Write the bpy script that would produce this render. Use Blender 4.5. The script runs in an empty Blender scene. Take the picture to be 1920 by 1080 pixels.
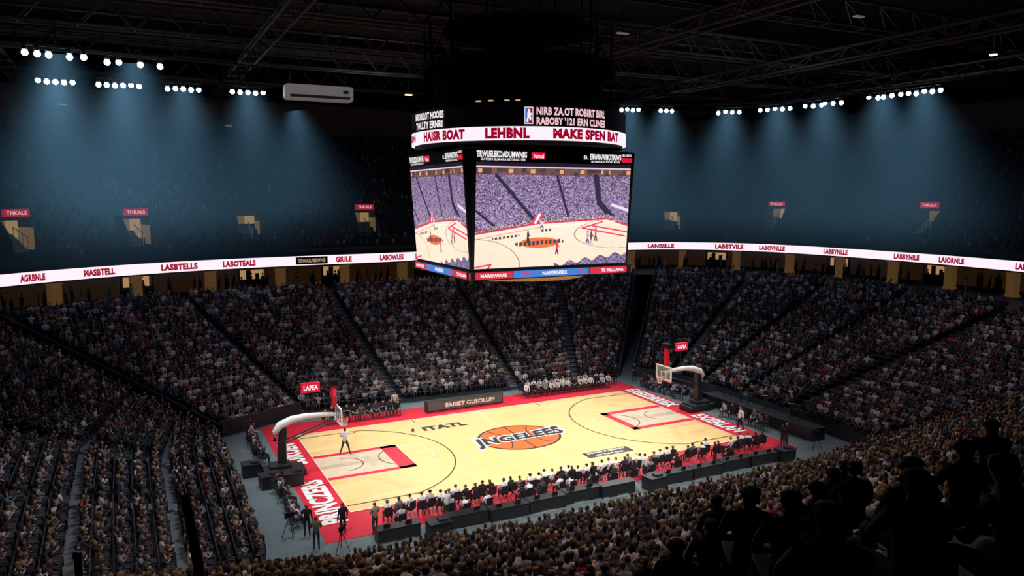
import bpy, math, random, time
import numpy as np
from mathutils import Vector, Matrix
T0=time.time()
random.seed(7); rng=np.random.default_rng(7)
scene=bpy.context.scene
COL=scene.collection
try:
    scene.view_settings.view_transform='Standard'
except Exception as ex: print('vt',ex)
# ------------------------------------------------------------------ materials
def mat(name,color,rough=.6,metal=0.0,emit=None,estr=0.0,var=.15,scale=6.0,spec=.4,coords='Object',sample=True):
    m=bpy.data.materials.new(name); m.use_nodes=True
    nt=m.node_tree; n=nt.nodes; l=nt.links
    b=n['Principled BSDF']
    b.inputs['Roughness'].default_value=rough
    b.inputs['Metallic'].default_value=metal
    b.inputs['Specular IOR Level'].default_value=spec
    tc=n.new('ShaderNodeTexCoord'); nz=n.new('ShaderNodeTexNoise')
    nz.inputs['Scale'].default_value=scale; nz.inputs['Detail'].default_value=3
    l.new(tc.outputs[coords],nz.inputs['Vector'])
    mr=n.new('ShaderNodeMapRange'); mr.inputs['To Min'].default_value=1-var; mr.inputs['To Max'].default_value=1+var
    l.new(nz.outputs['Fac'],mr.inputs['Value'])
    vm=n.new('ShaderNodeVectorMath'); vm.operation='SCALE'
    vm.inputs[0].default_value=color[:3]; l.new(mr.outputs['Result'],vm.inputs['Scale'])
    l.new(vm.outputs['Vector'],b.inputs['Base Color'])
    if emit:
        b.inputs['Emission Color'].default_value=(*emit,1); b.inputs['Emission Strength'].default_value=estr
        if not sample: m.cycles.emission_sampling='NONE'
    return m
def ramp_mat(name,stops,rough=.7,src='Random'):
    m=bpy.data.materials.new(name); m.use_nodes=True
    nt=m.node_tree; n=nt.nodes; l=nt.links; b=n['Principled BSDF']
    oi=n.new('ShaderNodeObjectInfo'); cr=n.new('ShaderNodeValToRGB'); cr.color_ramp.interpolation='CONSTANT'
    el=cr.color_ramp.elements
    while len(el)<len(stops): el.new(.5)
    for i,c in enumerate(stops):
        el[i].position=i/len(stops); el[i].color=(*c,1)
    l.new(oi.outputs['Random'],cr.inputs['Fac']); l.new(cr.outputs['Color'],b.inputs['Base Color'])
    b.inputs['Roughness'].default_value=rough; b.inputs['Specular IOR Level'].default_value=.25
    return m
def objcolor_mat(name,rough=.8):
    m=bpy.data.materials.new(name); m.use_nodes=True
    nt=m.node_tree; n=nt.nodes; l=nt.links; b=n['Principled BSDF']
    oi=n.new('ShaderNodeObjectInfo'); nz=n.new('ShaderNodeTexNoise'); nz.inputs['Scale'].default_value=14
    tc=n.new('ShaderNodeTexCoord'); l.new(tc.outputs['Object'],nz.inputs['Vector'])
    mr=n.new('ShaderNodeMapRange'); mr.inputs['To Min'].default_value=.75; mr.inputs['To Max'].default_value=1.2
    l.new(nz.outputs['Fac'],mr.inputs['Value'])
    vm=n.new('ShaderNodeVectorMath'); vm.operation='SCALE'
    l.new(oi.outputs['Color'],vm.inputs[0]); l.new(mr.outputs['Result'],vm.inputs['Scale'])
    l.new(vm.outputs['Vector'],b.inputs['Base Color'])
    b.inputs['Roughness'].default_value=rough; b.inputs['Specular IOR Level'].default_value=.2
    return m
def attr_mat(name,emit=0.0):
    m=bpy.data.materials.new(name); m.use_nodes=True
    nt=m.node_tree; n=nt.nodes; l=nt.links; b=n['Principled BSDF']
    at=n.new('ShaderNodeAttribute'); at.attribute_name='Col'
    b.inputs['Roughness'].default_value=.8; b.inputs['Specular IOR Level'].default_value=.2
    if emit:
        b.inputs['Base Color'].default_value=(.01,.01,.01,1)
        l.new(at.outputs['Color'],b.inputs['Emission Color']); b.inputs['Emission Strength'].default_value=emit
        m.cycles.emission_sampling='NONE'
    else: l.new(at.outputs['Color'],b.inputs['Base Color'])
    return m
def glow(name,c,s,sample=False): return mat(name,(.02,.02,.02),.5,emit=c,estr=s,sample=sample)

M={}
M['black']=mat('black_paint',(.006,.006,.008),.7,spec=.2)
M['hoist']=mat('matte_black_steel',(.003,.003,.004),.95,spec=.05)
M['dark']=mat('dark_metal',(.03,.032,.036),.5,.3)
M['steel']=mat('brushed_steel',(.45,.47,.5),.35,.9)
M['truss']=mat('roof_steel',(.05,.046,.054),.7,.1)
M['roof']=mat('roof_deck',(.012,.012,.015),.9)
M['conc']=mat('tier_concrete',(.035,.042,.052),.85,scale=1.5,var=.3)
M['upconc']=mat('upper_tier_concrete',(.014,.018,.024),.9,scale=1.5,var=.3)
M['stair']=mat('stair_concrete',(.10,.115,.13),.8,scale=2,var=.25)
M['floor']=mat('arena_floor',(.12,.165,.18),.55,scale=.6,var=.2)
M['parapet']=mat('parapet_paint',(.3,.27,.3),.7,scale=.8)
M['portal']=mat('portal_concrete',(.06,.05,.04),.7,scale=.8)
M['glowwall']=mat('glow_concourse_wall',(.09,.05,.025),.7,scale=.5,var=.5,emit=(1,.42,.14),estr=.012,sample=False)  # faint warm emission stands in for lamplight on the wall
M['warmglow']=glow('concourse_glow_patch',(1.0,.55,.22),.4)  # glowing panel added for the warm lit patches along the concourse
M['doorglow']=glow('glow_doorway',(1.0,.62,.25),.26)  # emission replaces light falling on the entrance wall
M['doorglow_dim']=glow('glow_stair_wall',(1.0,.62,.25),.1)  # dimmer emissive copy, painting the less lit stair side
M['seat']=mat('seat_plastic',(.02,.022,.03),.5)
M['led']=glow('led_white',(1.0,.84,.92),1.05,True)
M['ledtext']=mat('led_maroon',(.2,.003,.015),.6,emit=(.42,.0,.03),estr=.75,sample=False)
M['ledgold']=glow('led_gold',(.9,.5,.3),.5)
M['whiteglow']=glow('white_led_text',(1,.93,.95),.95)
M['pinkglow']=glow('pink_led_text',(1,.62,.68),.9)
M['redglow']=glow('red_led',(.7,.01,.05),1.0)
M['blueglow']=glow('blue_led',(.04,.22,.75),.9)
M['signred']=mat('sign_red',(.5,.01,.04),.5,emit=(.8,.01,.06),estr=.5,sample=False)
M['signdim']=mat('sign_red_dim',(.4,.01,.04),.5,emit=(.8,.01,.06),estr=.3,sample=False)
M['signtext']=glow('sign_lettering',(1,.6,.62),.6)
M['lamp']=glow('lamp_lens',(.8,.93,1.0),22)
M['warmlamp']=glow('warm_lamp',(1.0,.6,.3),4)
M['dimlamp']=glow('dim_lamp',(1,.75,.5),.12)
M['red']=mat('red_paint',(.62,.012,.035),.45,scale=1,var=.08)
M['white']=mat('white_paint',(.8,.8,.78),.5)
M['cream']=mat('cream_paint',(.85,.8,.68),.5)
M['blackline']=mat('black_line_paint',(.02,.018,.02),.5)
M['lane']=mat('lane_wood',(.62,.5,.36),.4,scale=2,var=.08)
M['orange']=mat('orange_paint',(.75,.13,.02),.5)
M['net']=mat('net_cord',(.8,.8,.8),.8)
M['pad']=mat('padding_vinyl',(.018,.018,.022),.45)
M['glass']=mat('backboard_glass',(.5,.55,.6),.08,spec=.6)
M['glass'].node_tree.nodes['Principled BSDF'].inputs['Alpha'].default_value=.25
M['signblue']=mat('blue_print',(.03,.1,.45),.5,emit=(.05,.2,.8),estr=.6,sample=False)
M['skin']=ramp_mat('skin',[(.55,.32,.22),(.38,.2,.12),(.6,.37,.27),(.16,.08,.045),(.5,.29,.19),(.09,.045,.028)])
M['hair']=ramp_mat('hair',[(.02,.013,.01),(.1,.05,.025),(.05,.028,.018),(.18,.1,.05),(.02,.014,.012),(.14,.07,.035)])
M['pants']=ramp_mat('trousers',[(.015,.016,.02),(.03,.035,.06),(.02,.02,.022),(.05,.045,.04)])
M['shoe']=mat('shoe_leather',(.03,.028,.026),.5)
M['shirt']=objcolor_mat('shirt_cloth')
M['eye']=mat('eye',(.01,.01,.01),.2)
M['crowd']=attr_mat('crowd_clothing')
M['screenimg']=attr_mat('video_picture',1.25)
def hardwood():
    m=bpy.data.materials.new('hardwood_planks'); m.use_nodes=True
    nt=m.node_tree; n=nt.nodes; l=nt.links; b=n['Principled BSDF']
    tc=n.new('ShaderNodeTexCoord'); br=n.new('ShaderNodeTexBrick')
    br.inputs['Scale'].default_value=1.0; br.inputs['Brick Width'].default_value=1.8; br.inputs['Row Height'].default_value=.11
    br.inputs['Mortar Size'].default_value=.003; br.inputs['Color1'].default_value=(.86,.61,.28,1); br.inputs['Color2'].default_value=(.79,.53,.22,1)
    br.inputs['Mortar'].default_value=(.5,.3,.1,1)
    l.new(tc.outputs['Object'],br.inputs['Vector'])
    nz=n.new('ShaderNodeTexNoise'); nz.inputs['Scale'].default_value=.25; l.new(tc.outputs['Object'],nz.inputs['Vector'])
    mr=n.new('ShaderNodeMapRange'); mr.inputs['To Min'].default_value=.9; mr.inputs['To Max'].default_value=1.12; l.new(nz.outputs['Fac'],mr.inputs['Value'])
    vm=n.new('ShaderNodeVectorMath'); vm.operation='SCALE'; l.new(br.outputs['Color'],vm.inputs[0]); l.new(mr.outputs['Result'],vm.inputs['Scale'])
    l.new(vm.outputs['Vector'],b.inputs['Base Color']); b.inputs['Roughness'].default_value=.3; b.inputs['Specular IOR Level'].default_value=.4
    return m
M['wood']=hardwood()

# ------------------------------------------------------------------ mesh builder
class MB:
    def __init__(s): s.v=[]; s.f=[]; s.m=[]; s.z=[]
    def add(s,vs,fs,mi=0,zone=None):
        o=len(s.v); s.v+= [tuple(p) for p in vs]; s.f+=[tuple(i+o for i in f) for f in fs]; s.m+=[mi]*len(fs)
        s.z+= zone if isinstance(zone,list) else [mi]*len(vs)
        return s
    def box(s,c,d,mi=0,R=None):
        x,y,z=[k/2 for k in d]
        p=[Vector(q) for q in [(-x,-y,-z),(x,-y,-z),(x,y,-z),(-x,y,-z),(-x,-y,z),(x,-y,z),(x,y,z),(-x,y,z)]]
        if R is not None: p=[R@q for q in p]
        c=Vector(c); p=[q+c for q in p]
        return s.add(p,[(0,3,2,1),(4,5,6,7),(0,1,5,4),(1,2,6,5),(2,3,7,6),(3,0,4,7)],mi)
    def tube(s,pts,rad,n=8,mi=0,cap=True,flat=1.0):
        pts=[Vector(p) for p in pts]
        if not hasattr(rad,'__len__'): rad=[rad]*len(pts)
        V=[]
        for i,p in enumerate(pts):
            t=(pts[min(i+1,len(pts)-1)]-pts[max(i-1,0)]).normalized()
            up=Vector((0,0,1)) if abs(t.z)<.95 else Vector((1,0,0))
            a=t.cross(up).normalized(); b=a.cross(t)
            for k in range(n):
                th=2*math.pi*(k+.5)/n
                V.append(p+a*math.cos(th)*rad[i]+b*math.sin(th)*rad[i]*flat)
        F=[]
        for i in range(len(pts)-1):
            for k in range(n):
                k2=(k+1)%n; F.append((i*n+k,(i+1)*n+k,(i+1)*n+k2,i*n+k2))
        if cap: F.append(tuple(range(n))); F.append(tuple((len(pts)-1)*n+k for k in range(n))[::-1])
        return s.add(V,F,mi)
    def loft(s,rings,n=6,mi=0,zonef=None):
        V=[];Z=[]
        for j,(cx,cy,cz,rx,ry) in enumerate(rings):
            for k in range(n):
                th=2*math.pi*(k+.5)/n; V.append((cx+rx*math.cos(th),cy+ry*math.sin(th),cz))
                Z.append(zonef(j,math.sin(th)) if zonef else mi)
        F=[]
        for i in range(len(rings)-1):
            for k in range(n):
                k2=(k+1)%n; F.append((i*n+k,i*n+k2,(i+1)*n+k2,(i+1)*n+k))
        F.append(tuple(range(n))[::-1]); F.append(tuple((len(rings)-1)*n+k for k in range(n)))
        return s.add(V,F,mi,Z)
    def quad(s,a,b,c,d,mi=0): return s.add([a,b,c,d],[(0,1,2,3)],mi)
    def mesh(s,name,mats,smooth=False):
        me=bpy.data.meshes.new(name); me.from_pydata(s.v,[],s.f)
        for m in mats: me.materials.append(M[m] if isinstance(m,str) else m)
        me.polygons.foreach_set('material_index',s.m)
        if smooth: me.polygons.foreach_set('use_smooth',[True]*len(s.f))
        me.update(); return me
    def obj(s,name,mats,smooth=False,**k): return link(name,s.mesh(name,mats,smooth),**k)
def link(name,data,parent=None,loc=None,rot=None,label=None,category=None,kind=None,group=None,color=None,bevel=0):
    o=bpy.data.objects.new(name,data); COL.objects.link(o)
    if parent: o.parent=parent
    if loc is not None: o.location=loc
    if rot is not None: o.rotation_euler=rot
    if label: o['label']=label
    if category: o['category']=category
    if kind: o['kind']=kind
    if group: o['group']=group
    if color: o.color=(*color,1)
    if bevel:
        b=o.modifiers.new('Bevel','BEVEL'); b.width=bevel; b.segments=2; b.limit_method='ANGLE'
    return o
def empty(name,loc=(0,0,0),**k):
    o=link(name,None,loc=loc,**k); o.empty_display_size=.3; return o
def copy_tree(root,loc,rot=0):
    r=root.copy(); COL.objects.link(r); r.location=loc; r.rotation_euler=(0,0,rot)
    for c in root.children:
        d=c.copy(); d.parent=r; COL.objects.link(d)
        for g in c.children:
            e=g.copy(); e.parent=d; COL.objects.link(e)
    return r

# ------------------------------------------------------------------ text
_tc={}
def text_geo(s,w,h,offset=.02,shear=0):
    key=(s,offset,shear)
    if key not in _tc:
        c=bpy.data.curves.new('t','FONT'); c.body=s; c.size=1; c.offset=offset; c.shear=shear; c.resolution_u=3
        c.align_x='CENTER'; c.fill_mode='FRONT'; c.space_character=1.0+offset*1.2
        o=bpy.data.objects.new('t',c); COL.objects.link(o)
        dg=bpy.context.evaluated_depsgraph_get(); me=bpy.data.meshes.new_from_object(o.evaluated_get(dg))
        v=np.array([x.co[:] for x in me.vertices]); f=[tuple(p.vertices) for p in me.polygons]
        bpy.data.objects.remove(o); bpy.data.curves.remove(c); bpy.data.meshes.remove(me)
        _tc[key]=(v,f)
    v,f=_tc[key]; v=v.copy()
    lo=v.min(0); hi=v.max(0)
    v[:,0]=(v[:,0]-(lo[0]+hi[0])/2)/(hi[0]-lo[0])*w; v[:,1]=(v[:,1]-(lo[1]+hi[1])/2)/(hi[1]-lo[1])*h
    return v,f
def put_text(mb,s,w,h,O,X,Y,mi=0,offset=.02,shear=0):
    v,f=text_geo(s,w,h,offset,shear); O=Vector(O);X=Vector(X);Y=Vector(Y)
    mb.add([O+X*p[0]+Y*p[1] for p in v],f,mi)

# ------------------------------------------------------------------ camera
CX,CY,CZ=-24.4,-47.5,17.3
cam=bpy.data.cameras.new('camera'); cam.sensor_width=36; cam.lens=1421/1920*36; cam.clip_end=500; cam.clip_start=.1
co=bpy.data.objects.new('camera',cam); COL.objects.link(co)
pitch=math.radians(6.78); head=math.radians(26.7)
fw=Vector((math.sin(head)*math.cos(pitch),math.cos(head)*math.cos(pitch),-math.sin(pitch)))
co.location=(CX,CY,CZ); co.rotation_euler=fw.to_track_quat('-Z','Y').to_euler()
scene.camera=co

# ------------------------------------------------------------------ shell
MB().box((5,0,-.15),(190,170,.3)).obj('floor',['floor'],kind='structure',label='grey arena floor around the basketball court')
MB().box((5,0,38.5),(190,170,.6)).obj('ceiling',['roof'],kind='structure',label='black roof deck high above the arena')
for nm,c,d in [('wall_far',(5,84.5,19),(190,1,39)),('wall_near',(5,-84.5,19),(190,1,39)),('wall_left',(-89.5,0,19),(1,170,39)),('wall_right',(99.5,0,19),(1,170,39))]:
    MB().box(c,d).obj(nm,['roof'],kind='structure',label='dark outer arena wall around the upper tier')

# ------------------------------------------------------------------ court
court=empty('basketball_court',(0,0,0),label='light hardwood basketball court with red apron and painted markings',category='basketball court')
MB().box((0,0,.01),(32.8,21.6,.02)).obj('apron',['red'],parent=court,label='bright red painted apron')
MB().box((0,0,.02),(28.65,15.24,.03)).obj('hardwood_floor',['wood'],parent=court,label='yellow maple planks')
Z1,Z2,Z3,Z4=.041,.047,.053,.06
def strip(mb,pts,w,z,mi=0,closed=False):
    n=len(pts); V=[];F=[]
    for i in range(n):
        a=pts[(i-1)%n] if (closed or i>0) else pts[i]; b=pts[(i+1)%n] if (closed or i<n-1) else pts[i]
        p=Vector((pts[i][0],pts[i][1])); t=(Vector(b)-Vector(a)).normalized(); nn=Vector((-t.y,t.x))
        V.append((*(p+nn*w/2),z)); V.append((*(p-nn*w/2),z))
    for i in range(n if closed else n-1):
        j=(i+1)%n; F.append((2*i,2*i+1,2*j+1,2*j))
    mb.add(V,F,mi)
def rect(mb,x0,x1,y0,y1,z,mi=0): mb.quad((x0,y0,z),(x1,y0,z),(x1,y1,z),(x0,y1,z),mi)
HX,HY=14.325,7.62
lines=MB()
for sgn in (-1,1):
    lanes=MB()
    bx=sgn*HX; fx=sgn*(HX-5.8)
    a,b=min(bx,fx),max(bx,fx)
    rect(lanes,a,b,-2.44,2.44,Z1,0)
    th=.48 if sgn<0 else .6
    for y in (-2.44,2.44-th): rect(lanes,a,b,y,y+th,Z2,1)
    ff=1.15 if sgn<0 else .65
    rect(lanes,min(fx,fx+sgn*ff),max(fx,fx+sgn*ff),-2.44,2.44,Z2,1)
    lanes.obj('free_throw_lane',['lane','red'],parent=court,label='pale tan lane paint edged in red')
    for y in (-2.44,2.44): strip(lines,[(bx,y),(fx,y)],.05,Z3,0)
    strip(lines,[(fx,-2.44),(fx,2.44)],.05,Z3,0)
    cx=fx
    strip(lines,[(cx-sgn*1.83*math.cos(t),1.83*math.sin(t)) for t in np.linspace(math.pi/2,-math.pi/2,24)],.06,Z3,0)
    strip(lines,[(cx+sgn*1.83*math.cos(t),1.83*math.sin(t)) for t in np.linspace(math.pi/2,-math.pi/2,24)],.06,Z3,1)
    rx=sgn*12.75
    strip(lines,[(rx-sgn*1.22*math.cos(t),1.22*math.sin(t)) for t in np.linspace(math.pi/2,-math.pi/2,20)],.06,Z3,1)
    th0=math.asin(6.7/7.24)
    arc=[(rx-sgn*7.24*math.cos(t),7.24*math.sin(t)) for t in np.linspace(th0,-th0,60)]
    strip(lines,[(bx,6.7)]+arc+[(bx,-6.7)],.08,Z3,1)
strip(lines,[(0,-HY),(0,HY)],.07,Z1,0)
strip(lines,[(-HX,-HY),(HX,-HY),(HX,HY),(-HX,HY)],.1,Z3,0,True)
for x in (-5.5,5.5):
    for y0 in (-HY,HY-.9): strip(lines,[(x,y0),(x,y0+.9)],.05,Z3,1)
lines.obj('court_line',['cream','blackline'],parent=court,label='white and black painted lines')
em=MB()
EX=3.05; EY=2.65
cir=[(.1+EX*math.cos(t),EY*math.sin(t)) for t in np.linspace(0,2*math.pi,64,endpoint=False)]
em.add([(x,y,Z2) for x,y in cir],[tuple(range(64))],0)
strip(em,cir,.16,Z3,1,True)
strip(em,[(-2.9,.0),(3.1,0)],.1,Z3,1); strip(em,[(.1,-EY),(.1,EY)],.1,Z3,1)
for sg in (-1,1):
    strip(em,[(.1+sg*(2.55-1.6*math.cos(t)),2.4*math.sin(t)) for t in np.linspace(-.95,.95,20)],.1,Z3,1)
em.obj('center_emblem',['orange','blackline'],parent=court,label='orange basketball emblem outlined in black')
lt=MB()
def arched(s,w,h,off,z,mi):
    v,f=text_geo(s,w,h,off,.2)
    x=v[:,0]/(w/2); y=v[:,1]*(.72+.4*x**2)-.1+.1*x
    lt.add([(a+.1,b,z) for a,b in zip(v[:,0],y)],f,mi)
arched('JNGELEES',7.7,2.6,.10,Z3+.006,1)
arched('JNGELEES',7.3,2.15,.05,Z4+.006,0)
lt.obj('emblem_lettering',['blackline','white'],parent=court,label='black team lettering outlined in white')
def court_text(items):
    cl=MB()
    for it in items: put_text(cl,*it)
    return cl
court_text([('ITATL',3.5,.95,(-3.8,4.9,Z3),(1,0,0),(0,1,0),0,.05)]).obj('court_lettering',['blackline'],parent=court,label='black sponsor word on the hardwood')
cl=court_text([('JAMEIS SUIBERRY',3.1,.32,(4,-5.43,Z3),(1,0,0),(0,1,0),1,.03),('DEE TUINE GILSE',2.2,.25,(4,-5.9,Z3),(1,0,0),(0,1,0),1,.03)])
rect(cl,2.2,5.8,-6.15,-5.15,Z2,0); cl.obj('court_sponsor_panel',['blackline','white'],parent=court,label='black floor panel with white words')
for t in [('PRINCZERS',6.8,1.45,(-15.4,-5.3,Z3),(0,1,0),(-1,0,0),0,.05),('BUIKOEN',4.6,1.25,(-15.4,3.6,Z3),(0,1,0),(-1,0,0),0,.05),
   ('EXEEDRRIEX',6.2,1.3,(15.4,4.6,Z3),(0,-1,0),(1,0,0),0,.05),('EXIERLAN',5.0,1.3,(15.4,-3.8,Z3),(0,-1,0),(1,0,0),0,.05)]:
    court_text([t]).obj('apron_lettering',['white'],parent=court,label='large white word on the red apron')

# ------------------------------------------------------------------ hoops
hoop=empty('basketball_hoop',(-17.0,0,.02),label='portable basketball hoop with white curved arm over the court end',category='basketball hoop')
b=MB(); b.box((.3,0,.28),(2.2,1.5,.5)); b.box((.2,0,.62),(1.3,1.1,.3)); b.box((1.5,0,.22),(.4,1.5,.4))
for x in (-.5,1.4):
    for y in (-.6,.6): b.tube([(x,y-.06,.08),(x,y+.06,.08)],.08,10)
b.obj('base',['pad'],parent=hoop,bevel=.04,label='black padded rolling base')
b=MB(); b.tube([(.35,0,.6),(.38,0,2.0),(.5,0,3.0)],[.38,.34,.3],4)
b.obj('upright',['pad'],parent=hoop,bevel=.06,label='black padded upright')
b=MB(); b.tube([(-.05,0,2.25),(.0,0,2.8),(.3,0,3.2),(1.0,0,3.48),(1.9,0,3.58),(2.8,0,3.56),(3.8,0,3.48)],[.15,.24,.29,.26,.22,.18,.14],12,flat=.85)
b.obj('arm',['white'],True,parent=hoop,label='white curved padded arm')
b=MB(); b.tube([(.5,.25,2.1),(3.8,.25,3.15)],.045,8); b.tube([(.5,-.25,2.1),(3.8,-.25,3.15)],.045,8)
b.obj('brace',['dark'],parent=hoop)
b=MB(); b.box((3.95,0,3.43),(.02,1.75,1.0)); b.obj('backboard_glass',['glass'],parent=hoop)
b=MB()
for y in (-.9,.9): b.box((3.95,y,3.43),(.08,.1,1.1))
for z in (2.9,3.96): b.box((3.95,0,z),(.08,1.86,.1))
for y in (-.3,.3): b.box((3.965,y,3.28),(.02,.05,.45))
for z in (3.07,3.5): b.box((3.965,0,z),(.02,.6,.05))
b.box((3.93,0,2.82),(.1,1.86,.1),1)
b.obj('backboard_frame',['white','red'],parent=hoop,label='white backboard border')
b=MB()
N=20; ring=[(4.35+.23*math.cos(t),.23*math.sin(t),3.05) for t in np.linspace(0,2*math.pi,N+1)]
b.tube(ring,.025,6); b.box((4.05,0,3.04),(.2,.14,.05))
b.obj('rim',['orange'],parent=hoop)
b=MB()
for k in range(10):
    t0=2*math.pi*k/10
    for d in (1,-1):
        b.tube([(4.35+r*math.cos(t0+d*a),r*math.sin(t0+d*a),z) for r,a,z in ((.23,0,3.04),(.19,.31,2.88),(.15,.62,2.73),(.13,.93,2.6))],.011,4)
b.obj('net',['net'],parent=hoop)
b=MB(); b.box((3.7,0,4.75),(.28,.34,1.5),0); b.box((3.7,0,5.6),(.5,.7,.35),1); b.box((3.7,-.18,4.9),(.18,.03,.5),2); b.tube([(3.7,0,3.5),(3.7,0,4.1)],.06,8,1)
b.obj('shot_clock',['red','black','redglow'],parent=hoop,bevel=.02,label='red pylon with black clock on top')
b=MB(); b.box((2.25,0,5.4),(1.15,.2,.62),0); b.tube([(2.3,0,5.4),(3.6,0,5.1)],.03,6,1); b.tube([(2.3,0,3.6),(2.3,0,5.2)],.03,6,1)
put_text(b,'LAPEA',.9,.32,(2.25,-.115,5.4),(1,0,0),(0,0,1),2,.03); put_text(b,'LAPEA',.9,.32,(2.25,.115,5.4),(-1,0,0),(0,0,1),2,.03)
b.obj('advertising_sign',['signred','dark','whiteglow'],parent=hoop,label='small red sign with white lettering')
copy_tree(hoop,(17.0,0,.02),math.pi)['label']='portable basketball hoop with white arm beside media platform'
cs=MB(); cs.box((0,0,.4),(1.1,.9,.76)); cs.box((0,0,.8),(1.2,1.0,.06)); cs.box((.2,-.1,.88),(.5,.4,.12)); csm=cs.mesh('equipment_case',['pad'])
for x,y,a in ((-17.7,-1.7,.1),(-16.3,-1.9,-.1),(-18.4,.8,0),(18.0,1.6,.1),(13.6,-12.2,.05),(-11.0,-12.4,0),(2.8,-12.3,.1)):
    link('equipment_case',csm,loc=(x,y,0),rot=(0,0,a),label='black equipment case table standing beside the court',category='equipment case',group='courtside equipment cases')

# ------------------------------------------------------------------ low-poly crowd
def low_person(var):
    b=MB()
    b.loft([(0,-.02,.42,.17,.14),(0,-.02,.6,.17,.13),(0,-.02,.9,.21,.12),(0,-.02,1.0,.17,.1),(0,-.01,1.04,.07,.07)],6,0)
    b.loft([(0,0,1.03,.05,.05),(0,.02,1.1,.075,.085),(0,.01,1.19,.09,.105),(0,0,1.27,.075,.09),(0,0,1.31,.03,.035)],6,1,
        lambda j,s:(2 if (j>=3 or s<-.3) else 1))
    for sx in (-1,1):
        b.tube([(sx*.1,0,.47),(sx*.12,.42,.5),(sx*.12,.42,.06)],[.09,.07,.05],4,3)
        if var==0: P=[(sx*.2,-.02,.97),(sx*.25,.08,.73),(sx*.14,.3,.62)]
        elif var==1: P=[(sx*.2,-.02,.97),(sx*.22,.14,.8),(sx*.05,.28,.95)]
        else: P=[(sx*.2,-.02,.97),(sx*.24,.02,.72),(sx*.02,.22,.7)]
        b.tube(P,[.06,.05,.035],4,0)
        b.z[-4:]=[1]*4
    return np.array(b.v),b.f,np.array(b.z)
def tiny_person(st=0):
    b=MB(); b.loft([(0,0,.42-.4*st,.2,.2),(0,0,.95+.42*st,.21,.12)],4,0); b.loft([(0,.02,1.02+.42*st,.06,.06),(0,.02,1.18+.42*st,.1,.11),(0,0,1.3+.42*st,.05,.05)],4,1)
    return np.array(b.v),b.f,np.array(b.z)
SH=[((.022,.024,.034),28),((.04,.042,.07),15),((.06,.06,.068),12),((.5,.48,.53),17),((.26,.26,.3),11),((.3,.03,.045),2.5),((.07,.12,.22),4),((.3,.22,.18),7),((.12,.12,.15),10)]
SHC=np.array([s[0] for s in SH]); SHP=np.array([s[1] for s in SH],float); SHP/=SHP.sum()
SK=np.array([(.5,.3,.22),(.4,.23,.15),(.52,.34,.26),(.2,.1,.06),(.12,.06,.04)])
HR=np.array([(.012,.01,.009),(.06,.035,.02),(.03,.018,.012),(.15,.09,.045),(.2,.14,.09)])
def crowd_object(name,tmpls,P,Y,matn='crowd',shadefac=1.0,size=1.0,**k):
    P=np.array(P); Y=np.array(Y); m=len(P); which=rng.integers(0,len(tmpls),m)
    AV=[];AF=[];AC=[];off=0
    for ti,(T,F,Z) in enumerate(tmpls):
        idx=np.where(which==ti)[0]
        if len(idx)==0: continue
        y=Y[idx]+rng.normal(0,.18,len(idx)); sc=rng.uniform(.9,1.05,len(idx))*size
        c,s=np.cos(y)[:,None],np.sin(y)[:,None]
        tx,ty,tz=T[:,0][None]*sc[:,None],T[:,1][None]*sc[:,None],T[:,2][None]*sc[:,None]
        lean=rng.normal(0,.06,len(idx))[:,None]; tx=tx+lean*(tz-.45)*(tz>.45)
        ln2=rng.normal(.05,.13,len(idx))[:,None]; ty=ty+ln2*(tz-.45)*(tz>.45)
        V=np.stack([tx*c-ty*s,tx*s+ty*c,tz+0*tx],-1)+P[idx][:,None,:]
        cs=np.stack([SHC[rng.choice(len(SHC),len(idx),p=SHP)],SK[rng.integers(0,5,len(idx))],HR[rng.integers(0,5,len(idx))],SHC[rng.choice(3,len(idx))]],1)
        C=cs[:,Z,:]*shadefac*rng.uniform(.7,1.2,(len(idx),1,1))  # shadefac darkens the colours to paint in shade
        nv=len(T); AV.append(V.reshape(-1,3)); AC.append(C.reshape(-1,3))
        for n in set(len(f) for f in F):
            fa=np.array([f for f in F if len(f)==n])
            AF.append((n,(fa[None]+(np.arange(len(idx))*nv)[:,None,None]+off).reshape(-1,n)))
        off+=nv*len(idx)
    return raw_mesh(name,np.concatenate(AV),AF,np.concatenate(AC),[M[matn]],**k)
def raw_mesh(name,V,AF,C,mats,**k):
    me=bpy.data.meshes.new(name); me.vertices.add(len(V)); me.vertices.foreach_set('co',V.astype(np.float32).ravel())
    li=np.concatenate([a.ravel() for n,a in AF]); tot=np.concatenate([np.full(len(a),n) for n,a in AF]); st=np.concatenate([[0],np.cumsum(tot)[:-1]])
    me.loops.add(len(li)); me.loops.foreach_set('vertex_index',li.astype(np.int32))
    me.polygons.add(len(tot)); me.polygons.foreach_set('loop_start',st.astype(np.int32))
    me.update(calc_edges=True)
    if C is not None:
        at=me.color_attributes.new('Col','FLOAT_COLOR','POINT')
        at.data.foreach_set('color',np.concatenate([C,np.ones((len(C),1))],1).astype(np.float32).ravel())
    for m in mats: me.materials.append(m)
    return link(name,me,**k)

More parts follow.
